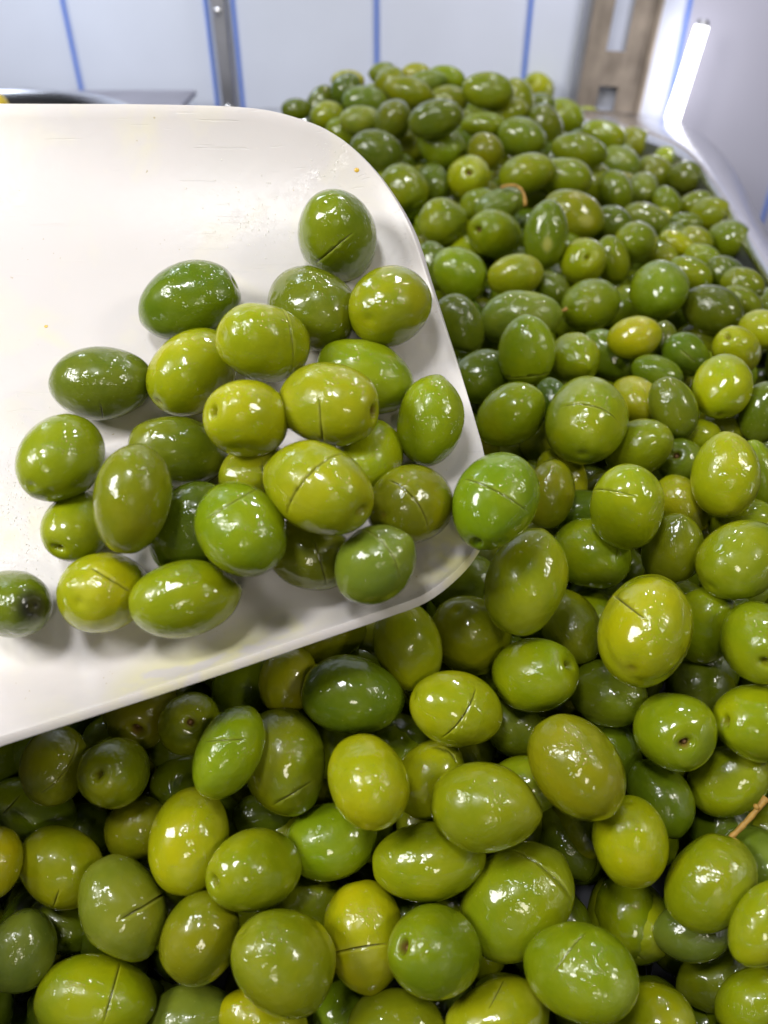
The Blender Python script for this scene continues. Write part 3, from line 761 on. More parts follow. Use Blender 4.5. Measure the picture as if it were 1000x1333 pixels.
 {"z":"H","loc":[182.16,709.75,1143.31],"ax":[-0.933,0.287,0.216],"ay":[-0.264,-0.143,-0.954],"c":19.97,"r":12.0,"tone":"G","lab":"green olive with a long white flare, in front of the steel pan's back rim"},
 {"z":"H","loc":[234.06,787.61,1118.87],"ax":[-0.885,0.337,0.321],"ay":[-0.373,-0.101,-0.922],"c":19.46,"r":14.36,"tone":"FG","lab":"khaki olive under the bright corner of the steel pan"},
 {"z":"H","loc":[137.7,597.04,1157.13],"ax":[-0.955,0.256,0.15],"ay":[-0.201,-0.184,-0.962],"c":19.71,"r":12.37,"tone":"FG","lab":"khaki olive capped by an arc of glints, one row below the pan rim"},
 {"z":"H","loc":[193.46,685.82,1127.64],"ax":[-0.848,0.341,0.406],"ay":[-0.46,-0.092,-0.883],"c":17.26,"r":12.8,"tone":"GG","lab":"grey-green egg-like olive in the hazy group near the pan's bright corner"},
 {"z":"H","loc":[225.32,691.12,1117.86],"ax":[-0.91,0.078,0.407],"ay":[-0.414,-0.103,-0.905],"c":17.05,"r":13.0,"tone":"FG","lab":"yellow-green olive just left of the dark one by the pan corner"},
 {"z":"H","loc":[249.75,741.1,1117.58],"ax":[-0.75,0.653,0.111],"ay":[-0.267,-0.145,-0.953],"c":12.23,"r":9.63,"tone":"YG","lab":"little vivid yellow olive against the pan's curved corner"},
 {"z":"H","loc":[244.81,670.65,1120.29],"ax":[-0.655,0.755,-0.006],"ay":[-0.202,-0.184,-0.962],"c":15.49,"r":12.51,"tone":"FD","lab":"darkest olive lying alone in the pan's rounded corner"},
 {"z":"H","loc":[194.48,617.46,1125.72],"ax":[0.112,0.993,0.022],"ay":[-0.829,0.106,-0.549],"c":15.37,"r":11.7,"tone":"GG","lab":"hazy round olive two places left of the pan's inner wall"},
 {"z":"H","loc":[207.69,595.79,1122.07],"ax":[-0.61,0.414,0.675],"ay":[-0.726,0.048,-0.686],"c":12.9,"r":9.36,"tone":"FG","lab":"green upright olive left of the pale ribbed one by the pan wall"},
 {"z":"H","loc":[229.8,601.64,1119.77],"ax":[-0.872,0.199,-0.448],"ay":[0.35,-0.389,-0.852],"c":13.4,"r":9.18,"tone":"FG","lab":"pale yellow-green olive slanting beside the pan wall, above a dark one"},
 {"z":"H","loc":[233.33,576.54,1118.7],"ax":[-0.668,0.644,-0.373],"ay":[0.168,-0.357,-0.919],"c":15.87,"r":12.31,"tone":"FG","lab":"dark khaki olive leaning on the pan's inner wall"},
 {"z":"H","loc":[207.68,550.83,1122.11],"ax":[-0.938,0.347,-0.02],"ay":[-0.083,-0.278,-0.957],"c":11.59,"r":7.44,"tone":"FG","lab":"small flat-looking pale green olive below the slanting pale one"},
 {"z":"H","loc":[176.77,542.79,1128.3],"ax":[-0.912,0.36,0.199],"ay":[-0.285,-0.203,-0.937],"c":16.58,"r":10.1,"tone":"GG","lab":"broad grey-green olive in the right of the heap, level with the pan bend"},
 {"z":"H","loc":[227.4,521.18,1121.16],"ax":[-0.327,0.935,-0.139],"ay":[-0.234,-0.223,-0.946],"c":16.94,"r":13.09,"tone":"FG","lab":"khaki olive with a yellow flank pressed to the pan's right wall"},
 {"z":"H","loc":[148.89,466.37,1138.15],"ax":[-0.66,-0.708,0.251],"ay":[-0.012,-0.324,-0.946],"c":16.04,"r":12.15,"tone":"FG","lab":"yellow-green olive directly above the big glare-capped one at the right"},
 {"z":"H","loc":[179.86,484.51,1131.38],"ax":[-0.871,0.415,0.263],"ay":[-0.363,-0.183,-0.914],"c":12.02,"r":7.44,"tone":"YG","lab":"small yellow olive just above the big glare-capped one's right"},
 {"z":"H","loc":[202.64,513.43,1123.32],"ax":[-0.782,0.455,0.426],"ay":[-0.517,-0.089,-0.852],"c":11.82,"r":8.61,"tone":"FG","lab":"half-hidden yellow-green olive between the small yellow one and the pan wall"},
 {"z":"H","loc":[167.3,473.77,1127.63],"ax":[-0.899,0.39,0.2],"ay":[-0.305,-0.229,-0.925],"c":11.91,"r":7.83,"tone":"FG","lab":"pale green olive half hidden on top of the glare-capped one"},
 {"z":"H","loc":[142.33,394.27,1138.34],"ax":[0.097,0.992,-0.076],"ay":[-0.784,0.029,-0.62],"c":18.97,"r":14.8,"tone":"FG","lab":"big round olive with a white glare cap, right of centre in the heap"},
 {"z":"H","loc":[169.94,426.57,1134.43],"ax":[-0.825,0.457,0.331],"ay":[-0.445,-0.165,-0.88],"c":13.2,"r":8.71,"tone":"FG","lab":"yellow-green olive tucked behind the glare-capped one's right side"},
 {"z":"H","loc":[190.07,463.21,1129.61],"ax":[-0.849,0.45,0.277],"ay":[-0.387,-0.174,-0.905],"c":11.95,"r":7.97,"tone":"G","lab":"small olive with a white glint, second row behind the glare-capped one"},
 {"z":"H","loc":[191.31,431.43,1132.54],"ax":[-0.873,-0.151,0.463],"ay":[-0.443,-0.147,-0.884],"c":12.91,"r":9.93,"tone":"FD","lab":"dark green olive left of the oval one near the right photo edge"},
 {"z":"H","loc":[194.34,413.3,1134.01],"ax":[-0.857,0.479,0.191],"ay":[-0.326,-0.216,-0.92],"c":12.51,"r":8.21,"tone":"FG","lab":"oval yellow-green olive with a double glint near the right photo edge"},
 {"z":"H","loc":[187.64,395.31,1132.03],"ax":[-0.825,0.502,0.259],"ay":[-0.398,-0.192,-0.897],"c":11.61,"r":7.71,"tone":"FG","lab":"olive bearing a flat brown stalk near the right photo edge","stalk":[[185.2,397.0,1134.3],[192.1,396.1,1133.0],[198.2,395.6,1132.3]]},
 {"z":"H","loc":[169.6,386.22,1130.87],"ax":[-0.854,0.471,0.219],"ay":[-0.362,-0.236,-0.902],"c":16.3,"r":12.1,"tone":"FD","lab":"dark green olive with a white cap, below right of the glare-capped one"},
 {"z":"H","loc":[184.41,357.15,1132.5],"ax":[0.25,-0.964,0.088],"ay":[0.43,0.192,0.882],"c":12.85,"r":10.47,"tone":"YG","lab":"yellow-green olive cut by the right photo edge below the stalked one"},
 {"z":"H","loc":[13.51,534.81,1150.49],"ax":[-0.743,0.606,0.283],"ay":[-0.5,-0.221,-0.837],"c":17.05,"r":13.95,"tone":"FG","lab":"olive beside the scoop's edge where it curves, with twin glints"},
 {"z":"H","loc":[32.49,552.35,1147.57],"ax":[-0.328,0.919,0.218],"ay":[-0.771,-0.127,-0.624],"c":15.65,"r":11.92,"tone":"FD","lab":"shaded olive between the scoop-side one and the pitted yellow one"},
 {"z":"H","loc":[55.47,543.18,1154.93],"ax":[-0.065,-0.91,0.408],"ay":[-0.976,0.143,0.164],"c":16.2,"r":14.08,"tone":"YG","lab":"yellow olive facing out with a round brown-stemmed pit, upper middle of heap","pit":"P"},
 {"z":"H","loc":[35.84,484.5,1144.45],"ax":[-0.754,-0.604,0.259],"ay":[-0.087,-0.299,-0.95],"c":16.2,"r":12.84,"tone":"FG","lab":"round green olive just left of the oval one with a brown dimple"},
 {"z":"H","loc":[60.66,520.37,1144.11],"ax":[-0.905,0.289,-0.312],"ay":[0.222,-0.303,-0.927],"c":13.32,"r":10.06,"tone":"FG","lab":"yellow-green olive hidden behind the oval one with a brown dimple"},
 {"z":"H","loc":[71.47,502.41,1149.03],"ax":[-0.949,0.041,-0.314],"ay":[0.286,-0.313,-0.906],"c":16.42,"r":9.67,"tone":"GG","lab":"grey-green olive with an orange curled stalk lying on it","stalk":[[70.5,495.6,1161.4],[81.6,495.6,1161.4],[85.3,488.8,1152.7]]},
 {"z":"H","loc":[65.17,469.88,1141.95],"ax":[-0.639,-0.664,0.388],"ay":[-0.278,-0.271,-0.921],"c":19.87,"r":13.99,"tone":"FG","lab":"oval yellow-green olive with a brown dimple at its left end","pit":"P"},
 {"z":"H","loc":[41.71,420.7,1136.27],"ax":[-0.722,-0.009,0.692],"ay":[-0.676,-0.208,-0.707],"c":16.8,"r":13.61,"tone":"G","lab":"plump olive with a faint dark patch, below the round green one by the scoop"},
 {"z":"H","loc":[28.78,445.57,1132.51],"ax":[-0.58,0.319,0.749],"ay":[-0.812,-0.158,-0.561],"c":14.5,"r":10.9,"tone":"FD","lab":"deeply shaded olive against the scoop edge, left of the plump one"},
 {"z":"H","loc":[92.77,544.36,1156.54],"ax":[-0.955,0.088,-0.283],"ay":[0.247,-0.286,-0.926],"c":18.71,"r":12.54,"tone":"FG","lab":"smooth green olive above the curled orange stalk"},
 {"z":"H","loc":[119.69,555.42,1151.17],"ax":[-0.968,0.233,0.089],"ay":[-0.143,-0.227,-0.963],"c":19.66,"r":13.37,"tone":"FG","lab":"khaki olive capped with glints, centre of the upper right heap"},
 {"z":"H","loc":[154.53,601.88,1133.9],"ax":[-0.628,0.353,0.694],"ay":[-0.74,0.004,-0.672],"c":18.17,"r":12.78,"tone":"FG","lab":"narrow strip of a yellow-green olive right of the khaki glint-capped one"},
 {"z":"H","loc":[163.65,579.34,1135.44],"ax":[-0.587,0.295,0.754],"ay":[-0.78,0.043,-0.624],"c":14.57,"r":11.45,"tone":"FG","lab":"green upright olive right of two overlapping ones in the upper right heap"},
 {"z":"H","loc":[102.08,565.21,1137.4],"ax":[0.983,-0.182,-0.014],"ay":[0.063,0.265,0.962],"c":13.69,"r":9.49,"tone":"FG","lab":"green olive half hidden just right of the curled orange stalk"},
 {"z":"H","loc":[118.23,503.51,1143.55],"ax":[-0.911,0.302,0.282],"ay":[-0.35,-0.202,-0.915],"c":19.94,"r":14.29,"tone":"FG","lab":"broad olive with a tan fleck, behind the pointed upright one","spot":[-0.472,0.043,0.881]},
 {"z":"H","loc":[89.96,441.93,1151.78],"ax":[0.0,0.318,0.948],"ay":[-0.982,0.18,-0.06],"c":18.79,"r":12.21,"tone":"FG","lab":"pointed upright olive with a cream spot, like a teardrop","tip":1,"spot":[-0.337,-0.136,0.932]},
 {"z":"H","loc":[112.32,437.52,1137.3],"ax":[-0.069,-0.865,0.497],"ay":[-0.69,0.401,0.602],"c":14.84,"r":12.9,"tone":"YG","lab":"bright yellow olive with a round hollow pit, right of the teardrop olive","pit":"p"},
 {"z":"H","loc":[131.28,449.8,1134.09],"ax":[-0.461,0.422,0.781],"ay":[-0.847,0.052,-0.528],"c":13.92,"r":9.88,"tone":"FG","lab":"narrow green olive tucked right of the hollow-pitted yellow one"},
 {"z":"H","loc":[146.45,514.09,1133.48],"ax":[-0.922,0.074,0.381],"ay":[-0.388,-0.182,-0.903],"c":13.62,"r":10.24,"tone":"FD","lab":"dark half-hidden olive right of the broad one with a tan fleck"},
 {"z":"H","loc":[69.69,413.92,1138.48],"ax":[-0.982,0.102,-0.161],"ay":[0.112,-0.377,-0.919],"c":15.28,"r":10.97,"tone":"G","lab":"green olive resting above the pale one with the tan stalk"},
 {"z":"H","loc":[92.37,414.55,1130.9],"ax":[-0.773,0.38,0.508],"ay":[-0.601,-0.183,-0.778],"c":12.39,"r":8.76,"tone":"FD","lab":"small dark olive just above the tan stalk"},
 {"z":"H","loc":[37.4,366.0,1132.46],"ax":[-0.473,0.406,0.782],"ay":[-0.876,-0.124,-0.466],"c":15.66,"r":11.04,"tone":"FD","lab":"dark green olive leaning along the scoop edge, left of the stalked pale one"},
 {"z":"H","loc":[68.0,372.43,1132.82],"ax":[-0.981,0.108,-0.159],"ay":[0.099,-0.423,-0.901],"c":19.63,"r":13.39,"tone":"GG","lab":"pale grey-green olive with a short tan stalk at its right end","stalk":[[85.8,374.3,1135.3],[89.2,374.6,1135.6],[92.0,375.3,1136.5]]},
 {"z":"H","loc":[64.08,324.49,1138.12],"ax":[0.007,-0.447,-0.894],"ay":[0.985,-0.153,0.084],"c":16.17,"r":11.96,"tone":"G","lab":"upright olive with a crosswise slit near its base, centre right","cuts":[[[0.601,-0.799,0.036],[0.68,-0.002,0.733],[0.544,0.784,0.298]]]},
 {"z":"H","loc":[45.69,329.94,1122.8],"ax":[-0.836,-0.511,-0.199],"ay":[0.465,-0.468,-0.752],"c":15.41,"r":12.41,"tone":"D","lab":"dark olive in shade left of the upright one with the low slit"},
 {"z":"H","loc":[107.51,389.43,1132.43],"ax":[-0.716,-0.682,0.149],"ay":[0.237,-0.438,-0.867],"c":17.92,"r":13.62,"tone":"FG","lab":"khaki olive touching the tip of the tan stalk"},
 {"z":"H","loc":[88.49,330.96,1131.39],"ax":[-0.238,0.956,-0.17],"ay":[-0.519,-0.274,-0.81],"c":14.95,"r":11.45,"tone":"G","lab":"green olive right of the upright one with the low slit"},
 {"z":"H","loc":[109.05,352.57,1122.46],"ax":[-0.78,0.457,0.428],"ay":[-0.566,-0.224,-0.793],"c":16.15,"r":10.55,"tone":"G","lab":"slanting green olive overlapped by its left neighbour, under the khaki one"},
 {"z":"H","loc":[116.97,341.18,1136.89],"ax":[0.935,-0.172,0.311],"ay":[-0.197,0.477,0.856],"c":12.74,"r":9.77,"tone":"YG","lab":"mustard olive with a pointed right end, below the glare-capped one","tip":1},
 {"z":"H","loc":[134.55,353.95,1126.72],"ax":[-0.179,-0.377,-0.909],"ay":[0.929,-0.368,-0.031],"c":11.93,"r":8.69,"tone":"D","lab":"bluish dark olive hidden behind the pointed mustard one"},
 {"z":"H","loc":[142.22,338.36,1130.01],"ax":[-0.803,-0.033,0.595],"ay":[-0.584,-0.155,-0.797],"c":13.27,"r":9.94,"tone":"D","lab":"dark olive with a brown crease left of the bright round yellow one","cuts":[[[0.668,-0.009,0.744],[0.35,0.002,0.937],[-0.036,0.013,0.999]]]},
 {"z":"H","loc":[124.91,322.46,1127.99],"ax":[-0.863,0.453,0.223],"ay":[-0.388,-0.312,-0.867],"c":12.16,"r":8.49,"tone":"D","lab":"low dark olive beneath the pointed mustard one"},
 {"z":"H","loc":[165.66,339.53,1131.81],"ax":[-0.607,-0.413,0.679],"ay":[-0.759,0.049,-0.649],"c":14.66,"r":10.32,"tone":"YG","lab":"olive with a shallow pit behind the bright round yellow one","pit":"p"},
 {"z":"H","loc":[141.94,293.02,1138.66],"ax":[-0.249,-0.87,-0.426],"ay":[0.92,-0.35,0.175],"c":14.8,"r":11.58,"tone":"Y","lab":"bright round yellow-green olive with a pale grey bloom, near the right edge"},
 {"z":"H","loc":[118.86,282.13,1134.33],"ax":[-0.404,0.584,0.704],"ay":[-0.849,0.048,-0.527],"c":13.79,"r":8.97,"tone":"D","lab":"dull dark olive leaning left, below the bright round yellow one"},
 {"z":"H","loc":[109.31,300.01,1126.91],"ax":[-0.295,0.954,-0.048],"ay":[-0.601,-0.224,-0.768],"c":14.02,"r":10.55,"tone":"YG","lab":"speckled pale olive with golden glitter at its right side"},
 {"z":"H","loc":[158.78,286.85,1129.33],"ax":[-0.116,-0.46,-0.881],"ay":[0.896,-0.432,0.107],"c":12.77,"r":9.64,"tone":"D","lab":"very dark olive cut by the right edge, beside the bright round yellow one"},
 {"z":"H","loc":[80.12,267.69,1136.88],"ax":[-0.24,-0.939,-0.246],"ay":[0.965,-0.259,0.049],"c":19.21,"r":15.31,"tone":"YG","lab":"large yellow-green olive with a thin pale slit across its upper part","cuts":[[[0.291,-0.524,0.8],[0.332,0.027,0.943],[0.369,0.708,0.602]]]},
 {"z":"H","loc":[52.54,283.97,1129.57],"ax":[0.798,-0.055,0.6],"ay":[-0.493,0.513,0.703],"c":16.11,"r":12.35,"tone":"G","lab":"green olive with a pointed upper right end, beside the scoop's front edge","tip":1},
 {"z":"H","loc":[73.74,297.51,1127.21],"ax":[-0.505,0.524,0.686],"ay":[-0.838,-0.104,-0.536],"c":12.25,"r":8.53,"tone":"D","lab":"shaded olive between the pointed green one and the large slit one"},
 {"z":"H","loc":[102.32,265.82,1125.07],"ax":[-0.484,0.446,-0.753],"ay":[0.457,-0.605,-0.652],"c":15.23,"r":11.58,"tone":"O","lab":"khaki olive lying under the large one with the thin pale slit"},
 {"z":"H","loc":[121.55,267.49,1117.59],"ax":[-0.495,-0.577,0.65],"ay":[-0.735,-0.121,-0.667],"c":11.2,"r":9.74,"tone":"D","lab":"dark olive with a shadowed pit, in the row right of the khaki one","pit":"P"},
 {"z":"H","loc":[132.34,281.92,1120.29],"ax":[0.971,0.159,-0.176],"ay":[0.071,0.512,0.856],"c":10.02,"r":7.72,"tone":"YG","lab":"small yellow-green olive deep in the gap below the dull leaning one"},
 {"z":"H","loc":[147.01,295.39,1114.89],"ax":[-0.446,0.792,-0.416],"ay":[-0.082,-0.499,-0.862],"c":12.99,"r":9.72,"tone":"O","lab":"deeply shaded olive beneath the bright round yellow one"},
 {"z":"H","loc":[125.92,237.77,1130.64],"ax":[-0.025,-0.571,-0.82],"ay":[0.918,-0.338,0.208],"c":16.41,"r":11.94,"tone":"YG","lab":"tall yellow-green olive with a ridge on its right, near the right edge"},
 {"z":"H","loc":[147.24,254.55,1120.93],"ax":[-0.218,0.643,0.735],"ay":[-0.877,0.201,-0.436],"c":13.65,"r":7.77,"tone":"G","lab":"narrow strip of green olive right of the tall ridged one"},
 {"z":"H","loc":[84.58,217.65,1132.5],"ax":[0.081,-0.011,-0.997],"ay":[0.948,-0.307,0.08],"c":16.11,"r":12.48,"tone":"YG","lab":"bright upright yellow-green olive with a short level slit at its left","cuts":[[[-0.262,-0.96,-0.096],[-0.695,-0.404,0.595],[-0.686,0.141,0.714]]]},
 {"z":"H","loc":[115.88,244.02,1113.34],"ax":[-0.572,0.652,0.498],"ay":[-0.741,-0.149,-0.655],"c":12.17,"r":9.35,"tone":"Y","lab":"yellow olive hidden behind the bright upright one with a level slit"},
 {"z":"H","loc":[104.73,216.14,1113.69],"ax":[-0.057,-0.119,-0.991],"ay":[0.9,-0.436,-0.0],"c":13.65,"r":10.6,"tone":"O","lab":"dumpy khaki olive between the upright bright one and the wide right one"},
 {"z":"H","loc":[121.88,202.97,1120.16],"ax":[-0.767,-0.61,-0.196],"ay":[0.637,-0.689,-0.346],"c":16.69,"r":12.77,"tone":"G","lab":"wide smooth green olive cut by the right edge, with a pale band of light"},
 {"z":"H","loc":[137.79,237.11,1109.67],"ax":[-0.886,0.169,-0.431],"ay":[0.21,-0.683,-0.699],"c":12.81,"r":9.29,"tone":"YG","lab":"dull olive squeezed between the tall ridged one and the wide smooth one"},
 {"z":"H","loc":[76.85,222.04,1106.33],"ax":[-0.251,0.888,-0.386],"ay":[-0.507,-0.46,-0.729],"c":16.69,"r":13.64,"tone":"G","lab":"green olive with a brown upright gash near its right end","cuts":[[[-0.578,-0.773,0.263],[-0.793,-0.596,0.129],[-0.946,-0.319,0.062]]]},
 {"z":"H","loc":[62.85,240.57,1120.77],"ax":[-0.151,-0.565,-0.811],"ay":[0.967,-0.254,-0.002],"c":13.18,"r":9.33,"tone":"O","lab":"brownish olive right of the one straddling the scoop's tip"},
 {"z":"H","loc":[73.35,264.67,1111.87],"ax":[-0.312,0.891,0.33],"ay":[-0.859,-0.116,-0.498],"c":13.16,"r":10.05,"tone":"YG","lab":"olive mostly hidden behind the brownish one beside the scoop tip"},
 {"z":"H","loc":[75.56,244.82,1109.68],"ax":[-0.954,0.068,-0.291],"ay":[0.182,-0.638,-0.748],"c":11.85,"r":8.37,"tone":"D","lab":"glossy dark olive deep in the gap above the gashed one"},
 {"z":"H","loc":[46.17,187.72,1124.36],"ax":[-0.32,-0.604,-0.73],"ay":[0.931,-0.344,-0.123],"c":17.98,"r":12.92,"tone":"YG","lab":"long bright olive standing below the one that straddles the scoop's tip"},
 {"z":"H","loc":[83.5,176.99,1114.85],"ax":[-0.416,-0.909,0.024],"ay":[0.909,-0.416,0.013],"c":20.33,"r":15.37,"tone":"Y","lab":"biggest olive of the heap, lumpy yellow, with a deep dark slit","lump":1,"cuts":[[[-0.093,-0.823,0.56],[0.373,-0.392,0.841],[0.567,0.001,0.824]]]},
 {"z":"H","loc":[113.41,195.48,1095.9],"ax":[-0.027,-0.041,-0.999],"ay":[0.864,-0.504,-0.002],"c":14.94,"r":11.18,"tone":"Y","lab":"creased yellow olive right behind the biggest lumpy one"},
 {"z":"H","loc":[121.97,176.3,1109.14],"ax":[-0.281,-0.901,0.331],"ay":[0.879,-0.103,0.466],"c":17.37,"r":12.23,"tone":"G","lab":"green olive with a small dark pit at the right edge, beside the creased yellow one","pit":"p"},
 {"z":"H","loc":[66.69,197.44,1093.46],"ax":[-0.286,0.957,0.045],"ay":[-0.842,-0.228,-0.49],"c":14.71,"r":11.21,"tone":"O","lab":"brown-shadowed olive in the gap left of the biggest lumpy one"},
 {"z":"H","loc":[50.16,172.69,1096.74],"ax":[0.626,-0.336,0.704],"ay":[-0.251,0.767,0.59],"c":16.0,"r":12.42,"tone":"G","lab":"green olive with a puckered right end, below the long bright standing one","pit":"p"},
 {"z":"H","loc":[76.85,175.82,1083.44],"ax":[-0.697,0.666,-0.266],"ay":[-0.371,-0.652,-0.661],"c":14.15,"r":11.08,"tone":"D","lab":"dark glossy olive under the biggest lumpy one"},
 {"z":"H","loc":[94.24,157.06,1087.76],"ax":[-0.159,-0.796,0.584],"ay":[0.818,0.225,0.53],"c":14.46,"r":12.57,"tone":"G","lab":"round green olive facing out with a dark oval pit","pit":"P"},
 {"z":"H","loc":[121.44,159.47,1088.54],"ax":[-0.879,-0.266,0.395],"ay":[-0.039,-0.787,-0.616],"c":16.78,"r":12.0,"tone":"YG","lab":"olive with a creased left end at the right edge, beside the dark-pitted one","pit":"p"},
 {"z":"H","loc":[115.79,188.03,1072.32],"ax":[0.834,0.507,-0.217],"ay":[-0.362,0.801,0.477],"c":14.11,"r":11.33,"tone":"D","lab":"almost black olive deep in the hollow above the dark-pitted one"},
 {"z":"H","loc":[8.26,181.22,1101.55],"ax":[-0.261,0.718,0.645],"ay":[-0.965,-0.173,-0.198],"c":15.5,"r":12.06,"tone":"YG","lab":"bright green egg-shaped olive just beneath the scoop's lower lip"},
 {"z":"H","loc":[30.37,192.42,1094.44],"ax":[-0.36,-0.173,0.917],"ay":[-0.873,-0.286,-0.396],"c":17.72,"r":13.66,"tone":"O","lab":"half-shaded olive between the egg-shaped one and the long standing one"},
 {"z":"H","loc":[-11.25,165.78,1095.42],"ax":[-0.989,0.081,0.12],"ay":[-0.139,-0.773,-0.619],"c":16.75,"r":12.36,"tone":"D","lab":"long dark green olive lying below the middle of the scoop's lower lip"},
 {"z":"H","loc":[23.31,161.36,1093.19],"ax":[-0.905,0.0,0.425],"ay":[-0.286,-0.739,-0.609],"c":15.51,"r":11.58,"tone":"YG","lab":"olive with a long slanting dark slit, below the bright egg-shaped one","cuts":[[[-0.036,-0.637,0.77],[0.135,0.114,0.984],[0.297,0.77,0.565]]]},
 {"z":"H","loc":[-32.63,176.1,1090.37],"ax":[-0.144,-0.958,-0.25],"ay":[0.971,-0.087,-0.224],"c":12.39,"r":9.85,"tone":"Y","lab":"yellow olive with a tan blotch at the left end of the long dark one","spot":[0.434,0.326,0.84]},
 {"z":"H","loc":[-20.38,192.99,1094.22],"ax":[-0.985,-0.163,-0.055],"ay":[0.157,-0.713,-0.684],"c":13.91,"r":10.17,"tone":"O","lab":"khaki olive with a nick, in the scoop lip's shadow above the long dark one","cuts":[[[0.73,0.023,0.684],[0.735,0.243,0.633],[0.742,0.465,0.482]]]},
 {"z":"H","loc":[-5.72,201.32,1081.21],"ax":[-1.0,-0.008,0.019],"ay":[-0.006,-0.736,-0.677],"c":12.84,"r":10.51,"tone":"O","lab":"dim olive wedged under the scoop lip beside the bright egg-shaped one"},
 {"z":"H","loc":[-49.26,181.91,1081.8],"ax":[-0.264,-0.769,-0.582],"ay":[0.949,-0.1,-0.298],"c":13.48,"r":11.03,"tone":"O","lab":"khaki olive in the scoop's shadow, left of the tan-blotched yellow one"},
 {"z":"H","loc":[-85.05,174.17,1077.21],"ax":[0.249,-0.856,0.453],"ay":[0.957,0.145,-0.252],"c":18.57,"r":13.08,"tone":"O","lab":"khaki olive with a slot-like pit, half under the scoop's left lower lip","pit":"P"},
 {"z":"H","loc":[-64.35,161.87,1084.95],"ax":[0.275,-0.546,0.792],"ay":[-0.658,0.494,0.569],"c":11.78,"r":10.24,"tone":"O","lab":"shadowed olive with a round dark pit, right of the slot-pitted one","pit":"P"},
 {"z":"H","loc":[-47.71,145.81,1093.01],"ax":[-0.422,-0.784,-0.455],"ay":[0.887,-0.255,-0.384],"c":14.44,"r":10.3,"tone":"G","lab":"slanting green olive with a blue-white sheen and level hairline slit","cuts":[[[0.028,-0.674,0.738],[-0.146,-0.211,0.967],[-0.321,0.252,0.913]]]},
 {"z":"H","loc":[-32.25,152.35,1078.32],"ax":[-0.286,0.77,0.571],"ay":[-0.951,-0.302,-0.069],"c":17.36,"r":13.47,"tone":"O","lab":"big upright olive with a hairline slit near its base, left of the bright yellow one","cuts":[[[-0.669,0.479,0.568],[-0.582,0.042,0.812],[-0.504,-0.396,0.768]]]},
 {"z":"H","loc":[-5.08,137.26,1090.56],"ax":[-0.319,0.947,-0.044],"ay":[-0.928,-0.321,-0.188],"c":15.37,"r":12.57,"tone":"Y","lab":"bright yellow smooth olive in the lower middle, touched by none above"},
 {"z":"H","loc":[-17.01,136.38,1057.76],"ax":[-0.972,-0.227,-0.06],"ay":[0.227,-0.842,-0.49],"c":15.26,"r":11.63,"tone":"G","lab":"green olive directly below the left side of the bright yellow smooth one"},
 {"z":"H","loc":[14.99,151.22,1070.13],"ax":[-0.601,-0.649,-0.466],"ay":[0.797,-0.527,-0.295],"c":13.98,"r":10.92,"tone":"YG","lab":"olive with a groove at its top, right of the bright yellow smooth one","cuts":[[[-0.645,-0.345,0.681],[-0.748,0.01,0.664],[-0.66,0.369,0.654]]]},
 {"z":"H","loc":[30.74,132.31,1084.13],"ax":[-0.988,0.148,-0.05],"ay":[-0.099,-0.842,-0.53],"c":17.1,"r":13.29,"tone":"G","lab":"broad vivid green olive with a dented right end, lower centre"},
 {"z":"H","loc":[45.66,149.56,1068.72],"ax":[0.665,-0.32,0.675],"ay":[-0.123,0.844,0.522],"c":13.28,"r":10.03,"tone":"G","lab":"green olive mostly hidden behind the broad vivid one"},
 {"z":"H","loc":[58.16,140.6,1092.29],"ax":[-0.519,0.768,0.375],"ay":[-0.824,-0.334,-0.457],"c":16.64,"r":13.46,"tone":"O","lab":"long diagonal olive with a wet rim of light, right of lower centre"},
 {"z":"H","loc":[77.15,131.32,1066.31],"ax":[-0.11,0.371,0.922],"ay":[-0.958,0.209,-0.199],"c":14.99,"r":11.89,"tone":"YG","lab":"bright speckled egg-shaped olive below right of the long diagonal one"},
 {"z":"H","loc":[91.15,147.93,1065.04],"ax":[-0.266,0.935,0.235],"ay":[-0.889,-0.143,-0.435],"c":13.14,"r":10.06,"tone":"D","lab":"dim dark olive behind the bright speckled egg-shaped one"},
 {"z":"H","loc":[115.0,152.15,1066.95],"ax":[-0.803,-0.233,-0.548],"ay":[0.457,-0.831,-0.317],"c":14.22,"r":10.86,"tone":"G","lab":"green olive above the forked twig at the right edge"},
 {"z":"H","loc":[115.46,155.57,1032.12],"ax":[-0.517,0.201,-0.832],"ay":[0.283,-0.877,-0.388],"c":15.31,"r":11.48,"tone":"G","lab":"green olive hidden behind the large one below the twig"},
 {"z":"H","loc":[100.36,121.06,1060.49],"ax":[-0.635,-0.549,-0.544],"ay":[0.689,-0.721,-0.076],"c":16.37,"r":12.37,"tone":"YG","lab":"large yellow-green olive with an orange-brown twig sticking up behind it","stalk":[[109.1,132.6,1065.5],[115.2,136.4,1070.4],[120.8,140.6,1075.8]]},
 {"z":"H","loc":[13.82,128.22,1059.94],"ax":[-0.995,-0.052,-0.085],"ay":[0.085,-0.881,-0.466],"c":17.48,"r":11.91,"tone":"YG","lab":"dull broad yellow-green olive below the broad vivid one"},
 {"z":"H","loc":[41.98,120.81,1050.28],"ax":[-0.755,-0.531,-0.384],"ay":[0.638,-0.73,-0.246],"c":19.39,"r":14.84,"tone":"G","lab":"very large green olive with a curved slit round its upper right","cuts":[[[-0.439,-0.678,0.59],[-0.63,0.007,0.777],[-0.633,0.606,0.482]]]},
 {"z":"H","loc":[56.37,96.49,1056.54],"ax":[-0.836,0.352,-0.421],"ay":[-0.178,-0.9,-0.398],"c":16.76,"r":13.0,"tone":"G","lab":"large bright green olive with a pale scratch, at the bottom right of centre","cuts":[[[-0.189,-0.752,0.632],[-0.003,-0.347,0.938],[0.175,0.014,0.984]]]},
